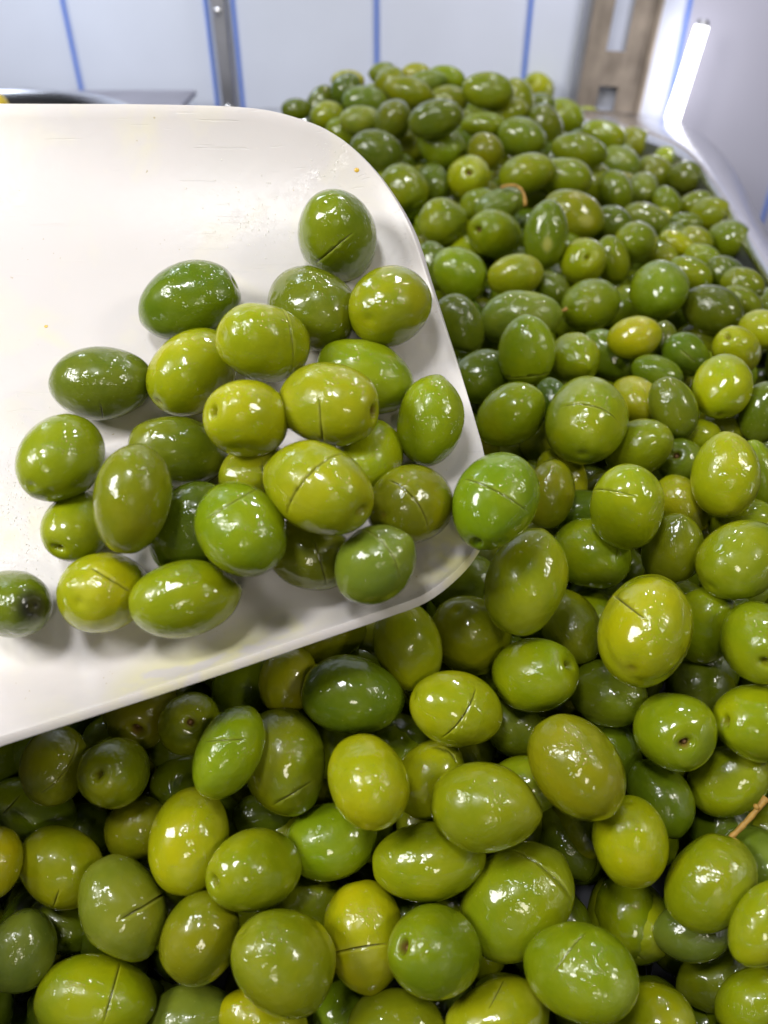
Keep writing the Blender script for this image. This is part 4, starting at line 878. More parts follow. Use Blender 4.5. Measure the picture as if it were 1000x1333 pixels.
 {"z":"H","loc":[84.12,127.48,1022.31],"ax":[-0.162,0.615,-0.771],"ay":[-0.482,-0.732,-0.482],"c":18.15,"r":14.24,"tone":"YG","lab":"dull yellow olive with a fine slit, above the large scratched one","cuts":[[[-0.58,0.491,0.649],[-0.773,0.557,0.303],[-0.754,0.631,-0.185]]]},
 {"z":"H","loc":[62.42,144.69,1042.51],"ax":[-0.46,0.817,0.348],"ay":[-0.864,-0.32,-0.389],"c":13.85,"r":10.04,"tone":"D","lab":"nearly black olive deep in the gap under the long diagonal one"},
 {"z":"H","loc":[-61.95,131.89,1063.92],"ax":[-0.012,-0.874,-0.485],"ay":[0.975,0.098,-0.201],"c":15.76,"r":12.62,"tone":"Y","lab":"tall plain yellow olive in the lower left"},
 {"z":"H","loc":[-82.48,141.0,1056.26],"ax":[-0.68,0.252,-0.688],"ay":[0.261,-0.795,-0.548],"c":13.13,"r":10.51,"tone":"O","lab":"khaki olive half hidden left of the tall plain yellow one"},
 {"z":"H","loc":[-39.91,122.25,1065.2],"ax":[-0.662,-0.511,0.549],"ay":[0.25,-0.841,-0.48],"c":15.75,"r":11.7,"tone":"YG","lab":"olive with a puckered left tip, right of the tall plain yellow one","pit":"p"},
 {"z":"H","loc":[-56.37,108.66,1050.9],"ax":[-0.34,-0.298,-0.892],"ay":[0.937,-0.188,-0.294],"c":15.06,"r":12.05,"tone":"O","lab":"tall khaki olive below the tall plain yellow one"},
 {"z":"H","loc":[-80.47,115.56,1055.79],"ax":[-0.535,0.682,0.499],"ay":[-0.795,-0.606,-0.024],"c":16.17,"r":11.79,"tone":"GG","lab":"grey-bloomed olive with a deep black slanting slit, lower left","cuts":[[[-0.173,0.074,0.982],[-0.194,-0.442,0.876],[-0.216,-0.975,0.043]]]},
 {"z":"H","loc":[-103.33,128.71,1055.7],"ax":[-0.77,0.37,0.52],"ay":[-0.533,-0.82,-0.207],"c":14.93,"r":11.29,"tone":"YG","lab":"squat yellow-green olive nicked at its base, left of the deep-slit one","cuts":[[[-0.417,0.831,0.368],[-0.356,0.646,0.675],[-0.297,0.467,0.833]]]},
 {"z":"H","loc":[-110.93,107.47,1045.88],"ax":[-0.337,-0.334,-0.88],"ay":[0.924,0.061,-0.377],"c":13.34,"r":10.54,"tone":"GG","lab":"pale dusty green olive at the left edge, above the bottom corner"},
 {"z":"H","loc":[-88.46,98.17,1033.56],"ax":[-0.946,0.027,0.324],"ay":[-0.131,-0.944,-0.304],"c":17.91,"r":12.7,"tone":"YG","lab":"large wide olive at the bottom left with a long faint slit","cuts":[[[-0.239,-0.814,0.53],[-0.236,-0.2,0.951],[-0.238,0.378,0.895]]]},
 {"z":"H","loc":[-28.49,98.55,1058.06],"ax":[-0.671,0.214,0.71],"ay":[-0.535,-0.803,-0.264],"c":16.44,"r":12.95,"tone":"G","lab":"vivid grass-green smooth olive at the bottom, with one round highlight"},
 {"z":"H","loc":[-6.24,112.77,1044.65],"ax":[-0.164,0.901,0.402],"ay":[-0.986,-0.159,-0.046],"c":16.36,"r":12.86,"tone":"Y","lab":"tall yellow olive cut straight across by a dark slit, bottom centre","cuts":[[[-0.206,0.843,0.497],[-0.21,0.202,0.957],[-0.218,-0.426,0.878]]]},
 {"z":"H","loc":[15.04,104.04,1053.49],"ax":[-0.62,-0.24,0.747],"ay":[-0.119,-0.912,-0.392],"c":17.58,"r":12.38,"tone":"G","lab":"wide green olive with a tan-stemmed pit at its left, bottom centre","pit":"P"},
 {"z":"H","loc":[-24.63,125.66,1037.62],"ax":[-0.995,0.016,0.101],"ay":[-0.057,-0.902,-0.427],"c":12.24,"r":9.3,"tone":"O","lab":"dim khaki olive in the gap above the vivid grass-green one"},
 {"z":"H","loc":[-117.86,147.3,1057.82],"ax":[-0.856,0.135,0.499],"ay":[-0.346,-0.867,-0.359],"c":15.48,"r":10.67,"tone":"G","lab":"dark green olive with a crease at the left edge, below the curved-slit khaki one","cuts":[[[0.517,0.444,0.732],[0.459,0.104,0.882],[0.403,-0.237,0.884]]]},
 {"z":"H","loc":[-106.62,150.87,1077.96],"ax":[0.368,-0.902,0.225],"ay":[0.921,0.319,-0.225],"c":13.97,"r":11.33,"tone":"O","lab":"khaki olive with a long curved slit, under the scoop's lower left lip","cuts":[[[0.194,0.591,0.783],[0.803,0.249,0.542],[0.936,-0.341,0.087]]]},
 {"z":"H","loc":[-85.39,146.26,1080.62],"ax":[-0.054,-0.596,0.801],"ay":[0.134,-0.8,-0.585],"c":15.05,"r":10.6,"tone":"O","lab":"khaki olive with a ring-shaped pit, right of the curved-slit one","pit":"p"},
 {"z":"H","loc":[-118.19,123.06,1068.25],"ax":[0.188,-0.943,-0.273],"ay":[0.908,0.273,-0.318],"c":10.79,"r":8.37,"tone":"YG","lab":"olive mostly cut off by the left edge, beside the squat nicked one"},
 {"z":"H","loc":[-70.07,158.07,1058.34],"ax":[-0.472,-0.881,0.04],"ay":[0.755,-0.427,-0.498],"c":11.87,"r":9.47,"tone":"G","lab":"green olive in shade left of the slanting blue-sheened one"},
 {"z":"H","loc":[-39.37,146.02,1055.26],"ax":[-0.986,-0.152,0.068],"ay":[0.094,-0.848,-0.521],"c":12.3,"r":8.69,"tone":"D","lab":"dark olive in the gap below the big upright one with the hairline slit"},
 {"z":"H","loc":[-132.38,161.5,1067.24],"ax":[-0.123,-0.847,-0.518],"ay":[0.898,0.128,-0.422],"c":11.6,"r":9.47,"tone":"D","lab":"dark olive at the left edge right below the scoop lip"},
 {"z":"H","loc":[-115.17,174.86,1066.82],"ax":[-0.911,-0.054,0.409],"ay":[-0.188,-0.828,-0.528],"c":13.53,"r":11.0,"tone":"D","lab":"black-shaded olive between the scoop lip and the curved-slit khaki one"},
 {"z":"H","loc":[-104.55,121.19,1032.22],"ax":[0.92,-0.06,-0.386],"ay":[0.201,0.92,0.338],"c":13.31,"r":9.72,"tone":"D","lab":"dim dark olive between the dusty green one and the deep-slit one"},
 {"z":"H","loc":[-58.88,96.58,1018.14],"ax":[0.97,-0.077,-0.229],"ay":[0.144,0.945,0.294],"c":15.43,"r":11.24,"tone":"GG","lab":"dull pale olive cut by the bottom edge, under the tall khaki one"},
 {"z":"H","loc":[-36.98,93.94,1027.66],"ax":[-0.959,0.2,0.199],"ay":[-0.252,-0.925,-0.285],"c":13.83,"r":9.27,"tone":"Y","lab":"yellow olive peeking out under the vivid grass-green one at the bottom edge"},
 {"z":"H","loc":[2.77,90.9,1031.72],"ax":[-1.0,-0.003,-0.011],"ay":[0.006,-0.947,-0.321],"c":15.23,"r":10.57,"tone":"O","lab":"khaki olive cut by the bottom edge, under the pitted wide green one"},
 {"z":"H","loc":[-12.36,100.73,1016.88],"ax":[-0.745,-0.497,0.444],"ay":[0.384,-0.865,-0.324],"c":11.52,"r":9.55,"tone":"G","lab":"small green olive beneath the straight-cut yellow one"},
 {"z":"H","loc":[33.75,93.11,1031.25],"ax":[-0.964,-0.188,-0.186],"ay":[0.237,-0.927,-0.291],"c":16.51,"r":11.84,"tone":"YG","lab":"olive with a fine slit at the bottom edge, left of the large scratched one","cuts":[[[-0.346,-0.783,0.516],[-0.149,-0.541,0.828],[0.041,-0.311,0.95]]]},
 {"z":"H","loc":[80.95,92.23,1032.6],"ax":[-0.754,0.321,-0.573],"ay":[-0.123,-0.926,-0.357],"c":13.18,"r":10.96,"tone":"YG","lab":"slanting yellow-green olive at the bottom edge, right of the large scratched one"},
 {"z":"H","loc":[98.58,116.05,1039.89],"ax":[-0.933,-0.012,-0.359],"ay":[0.148,-0.923,-0.356],"c":12.83,"r":8.75,"tone":"GG","lab":"grey-green olive directly beneath the large twig-backed one"},
 {"z":"H","loc":[109.58,109.49,1018.39],"ax":[0.925,0.047,0.378],"ay":[-0.17,0.939,0.299],"c":13.24,"r":8.96,"tone":"G","lab":"shaded green olive in the bottom right, second below the twig-backed one"},
 {"z":"H","loc":[114.48,98.34,1032.51],"ax":[0.874,0.195,0.446],"ay":[-0.313,0.927,0.207],"c":12.97,"r":9.68,"tone":"G","lab":"round green olive with sparkles in the bottom right corner"},
 {"z":"H","loc":[109.23,106.3,1066.09],"ax":[-0.578,-0.607,-0.546],"ay":[0.716,-0.698,0.018],"c":13.48,"r":7.87,"tone":"YG","lab":"yellow olive cut by the right edge, beside the large twig-backed one"},
 {"z":"H","loc":[108.36,102.89,1001.72],"ax":[0.928,0.078,0.364],"ay":[-0.182,0.948,0.261],"c":13.08,"r":8.9,"tone":"D","lab":"black-shaded olive at the bottom edge left of the corner one"},
 {"z":"H","loc":[120.04,130.7,1054.82],"ax":[-0.091,0.769,-0.633],"ay":[-0.593,-0.553,-0.585],"c":14.24,"r":10.64,"tone":"GG","lab":"grey-green olive at the right edge below the twig"},
 {"z":"H","loc":[129.68,145.19,1046.59],"ax":[-0.881,-0.038,-0.472],"ay":[0.245,-0.89,-0.385],"c":11.65,"r":9.01,"tone":"O","lab":"dim olive behind the twig's top end at the right edge"},
 {"z":"H","loc":[5.99,169.73,1063.13],"ax":[-1.0,0.006,-0.021],"ay":[0.008,-0.813,-0.582],"c":13.16,"r":9.88,"tone":"D","lab":"dark olive in the gap above right of the bright yellow smooth one"},
 {"z":"H","loc":[44.62,169.02,1073.75],"ax":[-0.799,0.309,0.517],"ay":[-0.587,-0.589,-0.556],"c":12.56,"r":10.25,"tone":"D","lab":"dark olive in the gap right of the slanting-slit one"},
 {"z":"H","loc":[29.6,217.54,1094.87],"ax":[-0.732,0.483,-0.481],"ay":[0.023,-0.688,-0.726],"c":15.04,"r":11.83,"tone":"D","lab":"black-shaded olive under the scoop's front tip"},
 {"z":"H","loc":[81.24,166.34,1061.62],"ax":[-0.454,0.357,0.816],"ay":[-0.891,-0.169,-0.422],"c":12.26,"r":9.21,"tone":"D","lab":"dark olive behind the long diagonal one's right end"}]
FILL = [
 {"loc":[-145.8,126.0,975.5],"ax":[-0.09,0.68,-0.73],"ay":[-0.74,0.44,0.51],"c":13.2,"r":10.5,"tone":"G","lab":"shaded olive in the gap below the pale dusty green olive at the left edge","own":1},
 {"loc":[-105.6,123.8,996.8],"ax":[-0.5,0.45,-0.73],"ay":[-0.52,-0.84,-0.16],"c":13.5,"r":11.0,"tone":"D","own":0},
 {"loc":[-79.3,126.0,979.2],"ax":[-0.3,0.68,-0.68],"ay":[-0.95,-0.3,0.12],"c":14.7,"r":11.3,"tone":"O","lab":"shaded olive in the gap below the tall khaki olive below the tall plain yellow one","own":1},
 {"loc":[-47.7,125.1,976.4],"ax":[0.92,0.34,0.2],"ay":[-0.39,0.84,0.38],"c":13.2,"r":10.3,"tone":"O","lab":"shaded olive in the gap left of the vivid grass-green smooth olive at the bottom","own":1},
 {"loc":[50.7,120.2,993.8],"ax":[-0.16,0.88,-0.45],"ay":[-0.91,-0.31,-0.27],"c":13.3,"r":10.1,"tone":"D","lab":"shaded olive in the gap above the olive with a fine slit at the bottom edge","own":1},
 {"loc":[83.4,121.9,995.9],"ax":[0.16,-0.92,-0.36],"ay":[0.96,0.05,0.28],"c":13.2,"r":10.4,"tone":"O","lab":"shaded olive in the gap right of the large bright green olive with a pale scratch","own":1},
 {"loc":[116.5,122.8,997.1],"ax":[-0.86,-0.06,-0.51],"ay":[0.24,-0.93,-0.29],"c":13.9,"r":11.1,"tone":"D","lab":"shaded olive in the gap above the shaded green olive in the bottom right","own":1},
 {"loc":[-125.5,138.7,1011.1],"ax":[-0.15,-0.69,-0.71],"ay":[0.93,0.15,-0.34],"c":13.3,"r":10.9,"tone":"D","lab":"shaded olive in the gap below the squat yellow-green olive nicked at its base","own":1},
 {"loc":[28.4,136.5,1008.3],"ax":[0.84,-0.54,-0.1],"ay":[0.53,0.75,0.4],"c":15.1,"r":11.5,"tone":"O","own":0},
 {"loc":[-4.2,152.4,1022.2],"ax":[-0.96,0.06,-0.28],"ay":[0.09,-0.87,-0.48],"c":15.4,"r":11.6,"tone":"O","own":0},
 {"loc":[-107.1,170.7,1039.2],"ax":[0.8,-0.52,0.29],"ay":[0.4,0.83,0.38],"c":13.6,"r":11.0,"tone":"D","lab":"shaded olive in the gap left of the khaki olive with a ring-shaped pit","own":1},
 {"loc":[-78.1,173.2,1040.8],"ax":[0.84,0.22,-0.5],"ay":[0.1,0.84,0.53],"c":13.2,"r":10.3,"tone":"D","own":0},
 {"loc":[-18.7,169.2,1037.3],"ax":[-0.61,0.73,0.3],"ay":[-0.79,-0.54,-0.29],"c":14.1,"r":11.2,"tone":"O","own":0},
 {"loc":[42.4,170.6,1039.2],"ax":[0.89,-0.45,0.0],"ay":[0.38,0.75,0.55],"c":13.0,"r":10.7,"tone":"D","lab":"shaded olive in the gap above the broad vivid green olive with a dented right end","own":1},
 {"loc":[134.8,170.1,1038.5],"ax":[0.69,-0.69,-0.2],"ay":[0.64,0.45,0.62],"c":13.0,"r":10.8,"tone":"D","own":0},
 {"loc":[-46.4,189.2,1055.0],"ax":[-0.83,-0.55,0.13],"ay":[0.37,-0.7,-0.61],"c":13.0,"r":10.8,"tone":"O","own":0},
 {"loc":[49.8,187.8,1053.1],"ax":[-0.88,-0.27,0.39],"ay":[-0.03,-0.79,-0.61],"c":13.1,"r":10.5,"tone":"G","own":0},
 {"loc":[5.9,204.0,1064.0],"ax":[0.14,-0.73,0.66],"ay":[0.6,0.6,0.53],"c":14.8,"r":11.4,"tone":"G","own":0},
 {"loc":[98.9,205.8,1068.3],"ax":[-0.89,0.38,-0.24],"ay":[-0.12,-0.71,-0.69],"c":14.7,"r":11.3,"tone":"D","own":0},
 {"loc":[25.7,227.0,1073.4],"ax":[-0.13,-0.04,-0.99],"ay":[0.97,-0.23,-0.12],"c":14.0,"r":11.1,"tone":"D","lab":"shaded olive in the gap below the black-shaded olive under the scoop's front tip","own":1},
 {"loc":[85.0,224.9,1081.7],"ax":[0.98,0.16,-0.12],"ay":[-0.03,0.7,0.71],"c":13.1,"r":10.6,"tone":"D","lab":"shaded olive in the gap left of the biggest olive of the heap","own":1},
 {"loc":[113.2,222.0,1079.6],"ax":[-0.89,-0.45,-0.02],"ay":[0.39,-0.74,-0.55],"c":14.2,"r":11.2,"tone":"D","lab":"shaded olive in the gap right of the biggest olive of the heap","own":1},
 {"loc":[144.5,227.0,1082.7],"ax":[-0.1,-0.52,0.85],"ay":[-0.56,0.73,0.39],"c":13.0,"r":10.8,"tone":"G","lab":"shaded olive in the gap below the wide smooth green olive cut by the right edge","own":1},
 {"loc":[58.9,245.8,1086.6],"ax":[0.38,0.41,0.83],"ay":[-0.89,0.4,0.21],"c":15.5,"r":11.6,"tone":"D","lab":"shaded olive in the gap below the green olive with a long curved slit","own":1},
 {"loc":[66.7,276.6,1097.7],"ax":[-0.42,0.88,0.21],"ay":[-0.78,-0.23,-0.58],"c":13.2,"r":10.9,"tone":"D","lab":"shaded olive in the gap right of the green olive with a long curved slit","own":1},
 {"loc":[94.9,271.4,1096.8],"ax":[-0.27,-0.59,0.76],"ay":[-0.96,0.19,-0.2],"c":13.0,"r":10.7,"tone":"O","lab":"shaded olive in the gap left of the dark olive with a shadowed pit","own":1},
 {"loc":[126.6,281.0,1099.2],"ax":[-0.03,0.92,-0.4],"ay":[-0.46,-0.37,-0.81],"c":14.3,"r":11.2,"tone":"D","lab":"shaded olive in the gap below the dark olive with a shadowed pit","own":1},
 {"loc":[42.3,298.2,1099.4],"ax":[0.13,0.02,0.99],"ay":[-0.97,0.22,0.12],"c":13.4,"r":10.1,"tone":"O","lab":"shaded olive in the gap above the green olive with a long curved slit","own":1},
 {"loc":[71.7,302.5,1104.5],"ax":[0.25,0.67,-0.7],"ay":[0.95,-0.03,0.31],"c":13.3,"r":10.9,"tone":"O","lab":"shaded olive in the gap right of the green olive with a pointed upper right end","own":1},
 {"loc":[100.6,301.2,1104.5],"ax":[0.68,-0.72,0.16],"ay":[0.28,0.45,0.84],"c":13.0,"r":10.8,"tone":"D","lab":"shaded olive in the gap left of the dull dark olive leaning left","own":1},
 {"loc":[49.3,337.1,1102.7],"ax":[0.38,-0.69,-0.62],"ay":[0.9,0.12,0.42],"c":15.1,"r":11.4,"tone":"D","lab":"shaded olive in the gap left of the green olive with a pointed upper right end","own":1},
 {"loc":[105.7,326.3,1108.0],"ax":[0.51,-0.82,-0.26],"ay":[0.68,0.2,0.71],"c":14.7,"r":11.4,"tone":"G","own":0},
 {"loc":[81.5,348.9,1110.0],"ax":[-0.76,0.22,0.61],"ay":[-0.65,-0.24,-0.72],"c":15.4,"r":11.6,"tone":"D","lab":"shaded olive in the gap below the upright olive with a crosswise slit near its base","own":1},
 {"loc":[116.4,363.1,1106.6],"ax":[0.76,0.61,-0.23],"ay":[-0.14,0.5,0.85],"c":13.1,"r":10.6,"tone":"D","lab":"shaded olive in the gap below the slanting green olive overlapped by its left neighbour","own":1},
 {"loc":[143.2,358.3,1110.7],"ax":[0.45,0.56,0.69],"ay":[-0.87,0.45,0.2],"c":13.3,"r":10.3,"tone":"O","lab":"shaded olive in the gap right of the low dark olive beneath the pointed mustard one","own":1},
 {"loc":[174.9,358.3,1110.7],"ax":[-0.68,0.73,0.07],"ay":[-0.38,-0.28,-0.88],"c":14.2,"r":11.2,"tone":"G","lab":"shaded olive in the gap above the bright round yellow-green olive with a pale grey bloom","own":1},
 {"loc":[204.5,358.3,1110.8],"ax":[0.71,-0.49,-0.5],"ay":[0.61,0.07,0.79],"c":13.4,"r":10.0,"tone":"D","lab":"shaded olive in the gap above the very dark olive cut by the right edge","own":1},
 {"loc":[50.7,384.9,1113.0],"ax":[0.02,0.37,-0.93],"ay":[0.99,-0.15,-0.04],"c":15.5,"r":11.6,"tone":"D","lab":"shaded olive in the gap right of the dark green olive leaning along the scoop edge","own":1},
 {"loc":[110.0,390.8,1108.1],"ax":[-0.39,-0.36,0.84],"ay":[-0.92,0.06,-0.4],"c":14.4,"r":11.3,"tone":"G","lab":"shaded olive in the gap left of the slanting green olive overlapped by its left neighbour","own":1},
 {"loc":[168.8,390.5,1111.0],"ax":[0.83,-0.52,0.22],"ay":[0.02,0.43,0.9],"c":13.2,"r":10.3,"tone":"O","lab":"shaded olive in the gap below the dark green olive with a white cap","own":1},
 {"loc":[196.3,390.3,1113.5],"ax":[0.99,-0.14,-0.04],"ay":[0.09,0.39,0.92],"c":13.5,"r":11.0,"tone":"G","lab":"shaded olive in the gap right of the dark green olive with a white cap","own":1},
 {"loc":[45.2,413.8,1113.5],"ax":[-0.02,-0.86,-0.5],"ay":[0.99,-0.07,0.09],"c":13.2,"r":10.4,"tone":"D","lab":"shaded olive in the gap below the plump olive with a faint dark patch","own":1},
 {"loc":[76.5,426.9,1115.7],"ax":[0.01,-0.09,1.0],"ay":[-0.98,0.19,0.03],"c":13.1,"r":10.5,"tone":"D","own":0},
 {"loc":[105.1,411.1,1115.0],"ax":[0.64,0.26,0.72],"ay":[-0.75,0.42,0.51],"c":13.1,"r":10.7,"tone":"D","lab":"shaded olive in the gap below the small dark olive just above the tan stalk","own":1},
 {"loc":[136.6,426.8,1115.6],"ax":[0.62,0.63,0.48],"ay":[-0.78,0.44,0.44],"c":14.8,"r":11.4,"tone":"D","lab":"shaded olive in the gap above the mustard olive with a pointed right end","own":1},
 {"loc":[163.6,425.3,1115.4],"ax":[-0.56,0.43,0.71],"ay":[-0.78,0.03,-0.63],"c":14.5,"r":11.3,"tone":"D","lab":"shaded olive in the gap below the big round olive with a white glare cap","own":1},
 {"loc":[220.9,427.4,1114.8],"ax":[0.6,0.8,-0.08],"ay":[-0.69,0.56,0.47],"c":13.4,"r":10.9,"tone":"G","lab":"shaded olive in the gap right of the small olive with a white glint","own":1},
 {"loc":[47.2,449.4,1119.4],"ax":[0.82,0.25,0.51],"ay":[-0.56,0.36,0.74],"c":13.8,"r":11.1,"tone":"O","own":0},
 {"loc":[74.1,446.7,1116.4],"ax":[0.01,0.32,0.95],"ay":[-0.99,0.15,-0.04],"c":15.0,"r":11.4,"tone":"G","lab":"shaded olive in the gap left of the small dark olive just above the tan stalk","own":1},
 {"loc":[103.2,450.4,1119.0],"ax":[0.19,0.76,0.62],"ay":[-0.97,0.23,0.01],"c":13.1,"r":10.7,"tone":"D","lab":"shaded olive in the gap right of the small dark olive just above the tan stalk","own":1},
 {"loc":[135.6,453.8,1113.8],"ax":[-0.97,-0.04,0.25],"ay":[-0.23,-0.31,-0.92],"c":14.9,"r":11.4,"tone":"G","lab":"shaded olive in the gap below the bright yellow olive with a round hollow pit","own":1},
 {"loc":[23.5,487.5,1125.0],"ax":[0.82,-0.51,0.25],"ay":[-0.07,0.34,0.94],"c":13.2,"r":10.3,"tone":"O","lab":"shaded olive in the gap above the deeply shaded olive against the scoop edge","own":1},
 {"loc":[50.0,477.6,1123.7],"ax":[0.34,-0.52,-0.78],"ay":[0.93,0.04,0.37],"c":15.5,"r":11.6,"tone":"G","lab":"shaded olive in the gap above the plump olive with a faint dark patch","own":1},
 {"loc":[80.5,476.3,1122.4],"ax":[-0.94,-0.34,0.02],"ay":[0.11,-0.36,-0.93],"c":13.4,"r":10.0,"tone":"D","lab":"shaded olive in the gap left of the pointed upright olive with a cream spot","own":1},
 {"loc":[112.9,487.8,1123.8],"ax":[0.4,-0.1,0.91],"ay":[-0.84,0.34,0.41],"c":13.3,"r":10.2,"tone":"D","lab":"shaded olive in the gap left of the bright yellow olive with a round hollow pit","own":1},
 {"loc":[143.3,485.5,1121.2],"ax":[0.6,-0.74,0.3],"ay":[-0.03,0.35,0.94],"c":13.7,"r":11.0,"tone":"G","lab":"shaded olive in the gap right of the bright yellow olive with a round hollow pit","own":1},
 {"loc":[176.1,498.9,1119.0],"ax":[-0.84,0.31,0.45],"ay":[-0.5,-0.13,-0.85],"c":13.2,"r":10.4,"tone":"D","own":0},
 {"loc":[12.4,504.4,1123.2],"ax":[0.7,0.15,0.7],"ay":[-0.71,0.25,0.66],"c":13.4,"r":10.0,"tone":"O","lab":"shaded olive in the gap left of the deeply shaded olive against the scoop edge","own":1},
 {"loc":[41.4,506.0,1128.1],"ax":[0.81,0.31,-0.5],"ay":[0.44,0.26,0.86],"c":14.4,"r":11.2,"tone":"D","own":0},
 {"loc":[68.8,494.4,1126.3],"ax":[-0.91,0.38,-0.17],"ay":[0.04,-0.34,-0.94],"c":13.2,"r":10.4,"tone":"G","lab":"shaded olive in the gap right of the plump olive with a faint dark patch","own":1},
 {"loc":[99.3,509.1,1127.3],"ax":[-0.76,-0.65,0.0],"ay":[0.31,-0.36,-0.88],"c":14.7,"r":11.3,"tone":"D","lab":"shaded olive in the gap left of the broad olive with a tan fleck","own":1},
 {"loc":[132.0,519.8,1122.4],"ax":[0.66,-0.08,-0.75],"ay":[0.76,0.03,0.66],"c":13.2,"r":10.5,"tone":"D","lab":"shaded olive in the gap above the bright yellow olive with a round hollow pit","own":1},
 {"loc":[162.6,520.6,1120.8],"ax":[0.68,-0.47,0.57],"ay":[-0.4,0.41,0.82],"c":14.4,"r":11.3,"tone":"D","own":0},
 {"loc":[193.2,528.8,1116.2],"ax":[0.12,0.39,0.91],"ay":[-0.94,0.34,-0.02],"c":13.4,"r":10.9,"tone":"D","lab":"shaded olive in the gap left of the small olive with a white glint","own":1},
 {"loc":[33.2,524.8,1130.2],"ax":[0.95,-0.31,-0.06],"ay":[0.16,0.29,0.94],"c":13.0,"r":10.7,"tone":"G","lab":"shaded olive in the gap below the olive beside the scoop's edge where it curves","own":1},
 {"loc":[64.1,531.7,1129.8],"ax":[0.47,-0.69,-0.56],"ay":[0.81,0.09,0.57],"c":13.1,"r":10.5,"tone":"G","lab":"shaded olive in the gap below the yellow olive facing out with a round brown-stemmed pit","own":1},
 {"loc":[95.2,529.8,1127.2],"ax":[0.87,0.46,-0.18],"ay":[0.04,0.3,0.95],"c":15.2,"r":11.5,"tone":"D","lab":"shaded olive in the gap below the smooth green olive above the curled orange stalk","own":1},
 {"loc":[197.9,578.6,1112.8],"ax":[0.78,-0.13,0.61],"ay":[-0.52,0.42,0.75],"c":13.1,"r":10.7,"tone":"G","lab":"shaded olive in the gap left of the pale yellow-green olive slanting beside the pan wall","own":1},
 {"loc":[12.4,549.8,1133.3],"ax":[-0.9,0.39,0.2],"ay":[-0.32,-0.27,-0.91],"c":14.8,"r":11.4,"tone":"D","lab":"shaded olive in the gap below the olive with a brown scar at its lower right","own":1},
 {"loc":[43.1,553.2,1130.3],"ax":[0.44,-0.87,-0.22],"ay":[0.69,0.16,0.71],"c":13.3,"r":10.3,"tone":"O","lab":"shaded olive in the gap right of the olive beside the scoop's edge where it curves","own":1},
 {"loc":[104.2,575.5,1122.6],"ax":[0.07,0.96,0.27],"ay":[-0.97,0.12,-0.19],"c":14.0,"r":11.1,"tone":"G","own":0},
 {"loc":[46.2,573.1,1135.4],"ax":[0.47,-0.37,-0.8],"ay":[0.87,0.07,0.48],"c":13.0,"r":10.7,"tone":"G","lab":"shaded olive in the gap below the pale olive wedged below the largest far olive","own":1},
 {"loc":[72.9,568.7,1133.1],"ax":[0.25,0.09,-0.96],"ay":[0.97,-0.05,0.25],"c":13.4,"r":10.0,"tone":"O","lab":"shaded olive in the gap left of the smooth green olive above the curled orange stalk","own":1},
 {"loc":[251.9,681.1,1101.3],"ax":[-0.61,-0.27,0.74],"ay":[-0.79,0.12,-0.6],"c":13.6,"r":11.0,"tone":"O","lab":"shaded olive in the gap below the darkest olive lying alone in the pan's rounded corner","own":1},
 {"loc":[-1.5,577.0,1138.4],"ax":[-0.55,-0.46,-0.7],"ay":[0.82,-0.15,-0.55],"c":13.0,"r":10.7,"tone":"G","own":0},
 {"loc":[28.1,588.8,1138.0],"ax":[0.37,-0.81,-0.46],"ay":[0.85,0.1,0.51],"c":14.6,"r":11.3,"tone":"O","own":0},
 {"loc":[87.1,583.9,1136.2],"ax":[0.6,0.78,0.18],"ay":[-0.61,0.3,0.73],"c":13.6,"r":11.0,"tone":"D","lab":"shaded olive in the gap left of the khaki olive capped with glints","own":1},
 {"loc":[192.5,653.6,1118.3],"ax":[-0.89,0.33,0.32],"ay":[-0.39,-0.14,-0.91],"c":13.3,"r":10.2,"tone":"O","lab":"shaded olive in the gap above the broad grey-green olive in the right of the heap","own":1},
 {"loc":[30.8,610.0,1139.4],"ax":[-0.42,0.67,-0.61],"ay":[0.67,-0.22,-0.71],"c":13.4,"r":10.0,"tone":"D","lab":"shaded olive in the gap left of the pale olive wedged below the largest far olive","own":1},
 {"loc":[90.8,604.1,1136.7],"ax":[-0.87,0.42,-0.25],"ay":[0.14,-0.28,-0.95],"c":13.3,"r":10.2,"tone":"O","lab":"shaded olive in the gap below the dark green upright olive with a column of glints","own":1},
 {"loc":[12.5,619.9,1141.1],"ax":[0.73,-0.6,0.34],"ay":[-0.24,0.25,0.94],"c":13.3,"r":10.3,"tone":"D","lab":"shaded olive in the gap above the olive beside the scoop's edge where it curves","own":1},
 {"loc":[42.5,624.0,1140.7],"ax":[-0.25,-0.14,-0.96],"ay":[0.96,-0.12,-0.23],"c":13.1,"r":10.5,"tone":"G","own":0},
 {"loc":[71.6,630.6,1143.0],"ax":[0.01,1.0,-0.06],"ay":[-0.88,-0.02,-0.47],"c":15.1,"r":11.5,"tone":"D","own":0},
 {"loc":[98.9,627.9,1144.0],"ax":[-0.86,-0.34,0.38],"ay":[-0.33,-0.18,-0.93],"c":13.2,"r":10.4,"tone":"O","lab":"shaded olive in the gap above the smooth green olive above the curled orange stalk","own":1},
 {"loc":[130.7,647.9,1139.6],"ax":[0.18,-0.51,-0.84],"ay":[0.95,-0.12,0.28],"c":13.1,"r":10.6,"tone":"D","lab":"shaded olive in the gap above the khaki olive capped with glints","own":1},
 {"loc":[212.8,747.8,1114.8],"ax":[-0.04,-0.33,-0.94],"ay":[0.96,-0.26,0.05],"c":13.0,"r":10.7,"tone":"G","lab":"shaded olive in the gap below the green olive with a long white flare","own":1},
 {"loc":[19.8,634.1,1152.2],"ax":[-0.84,0.45,-0.29],"ay":[0.21,-0.23,-0.95],"c":14.4,"r":11.3,"tone":"O","lab":"shaded olive in the gap right of the hazy green olive with a bluish glint","own":1},
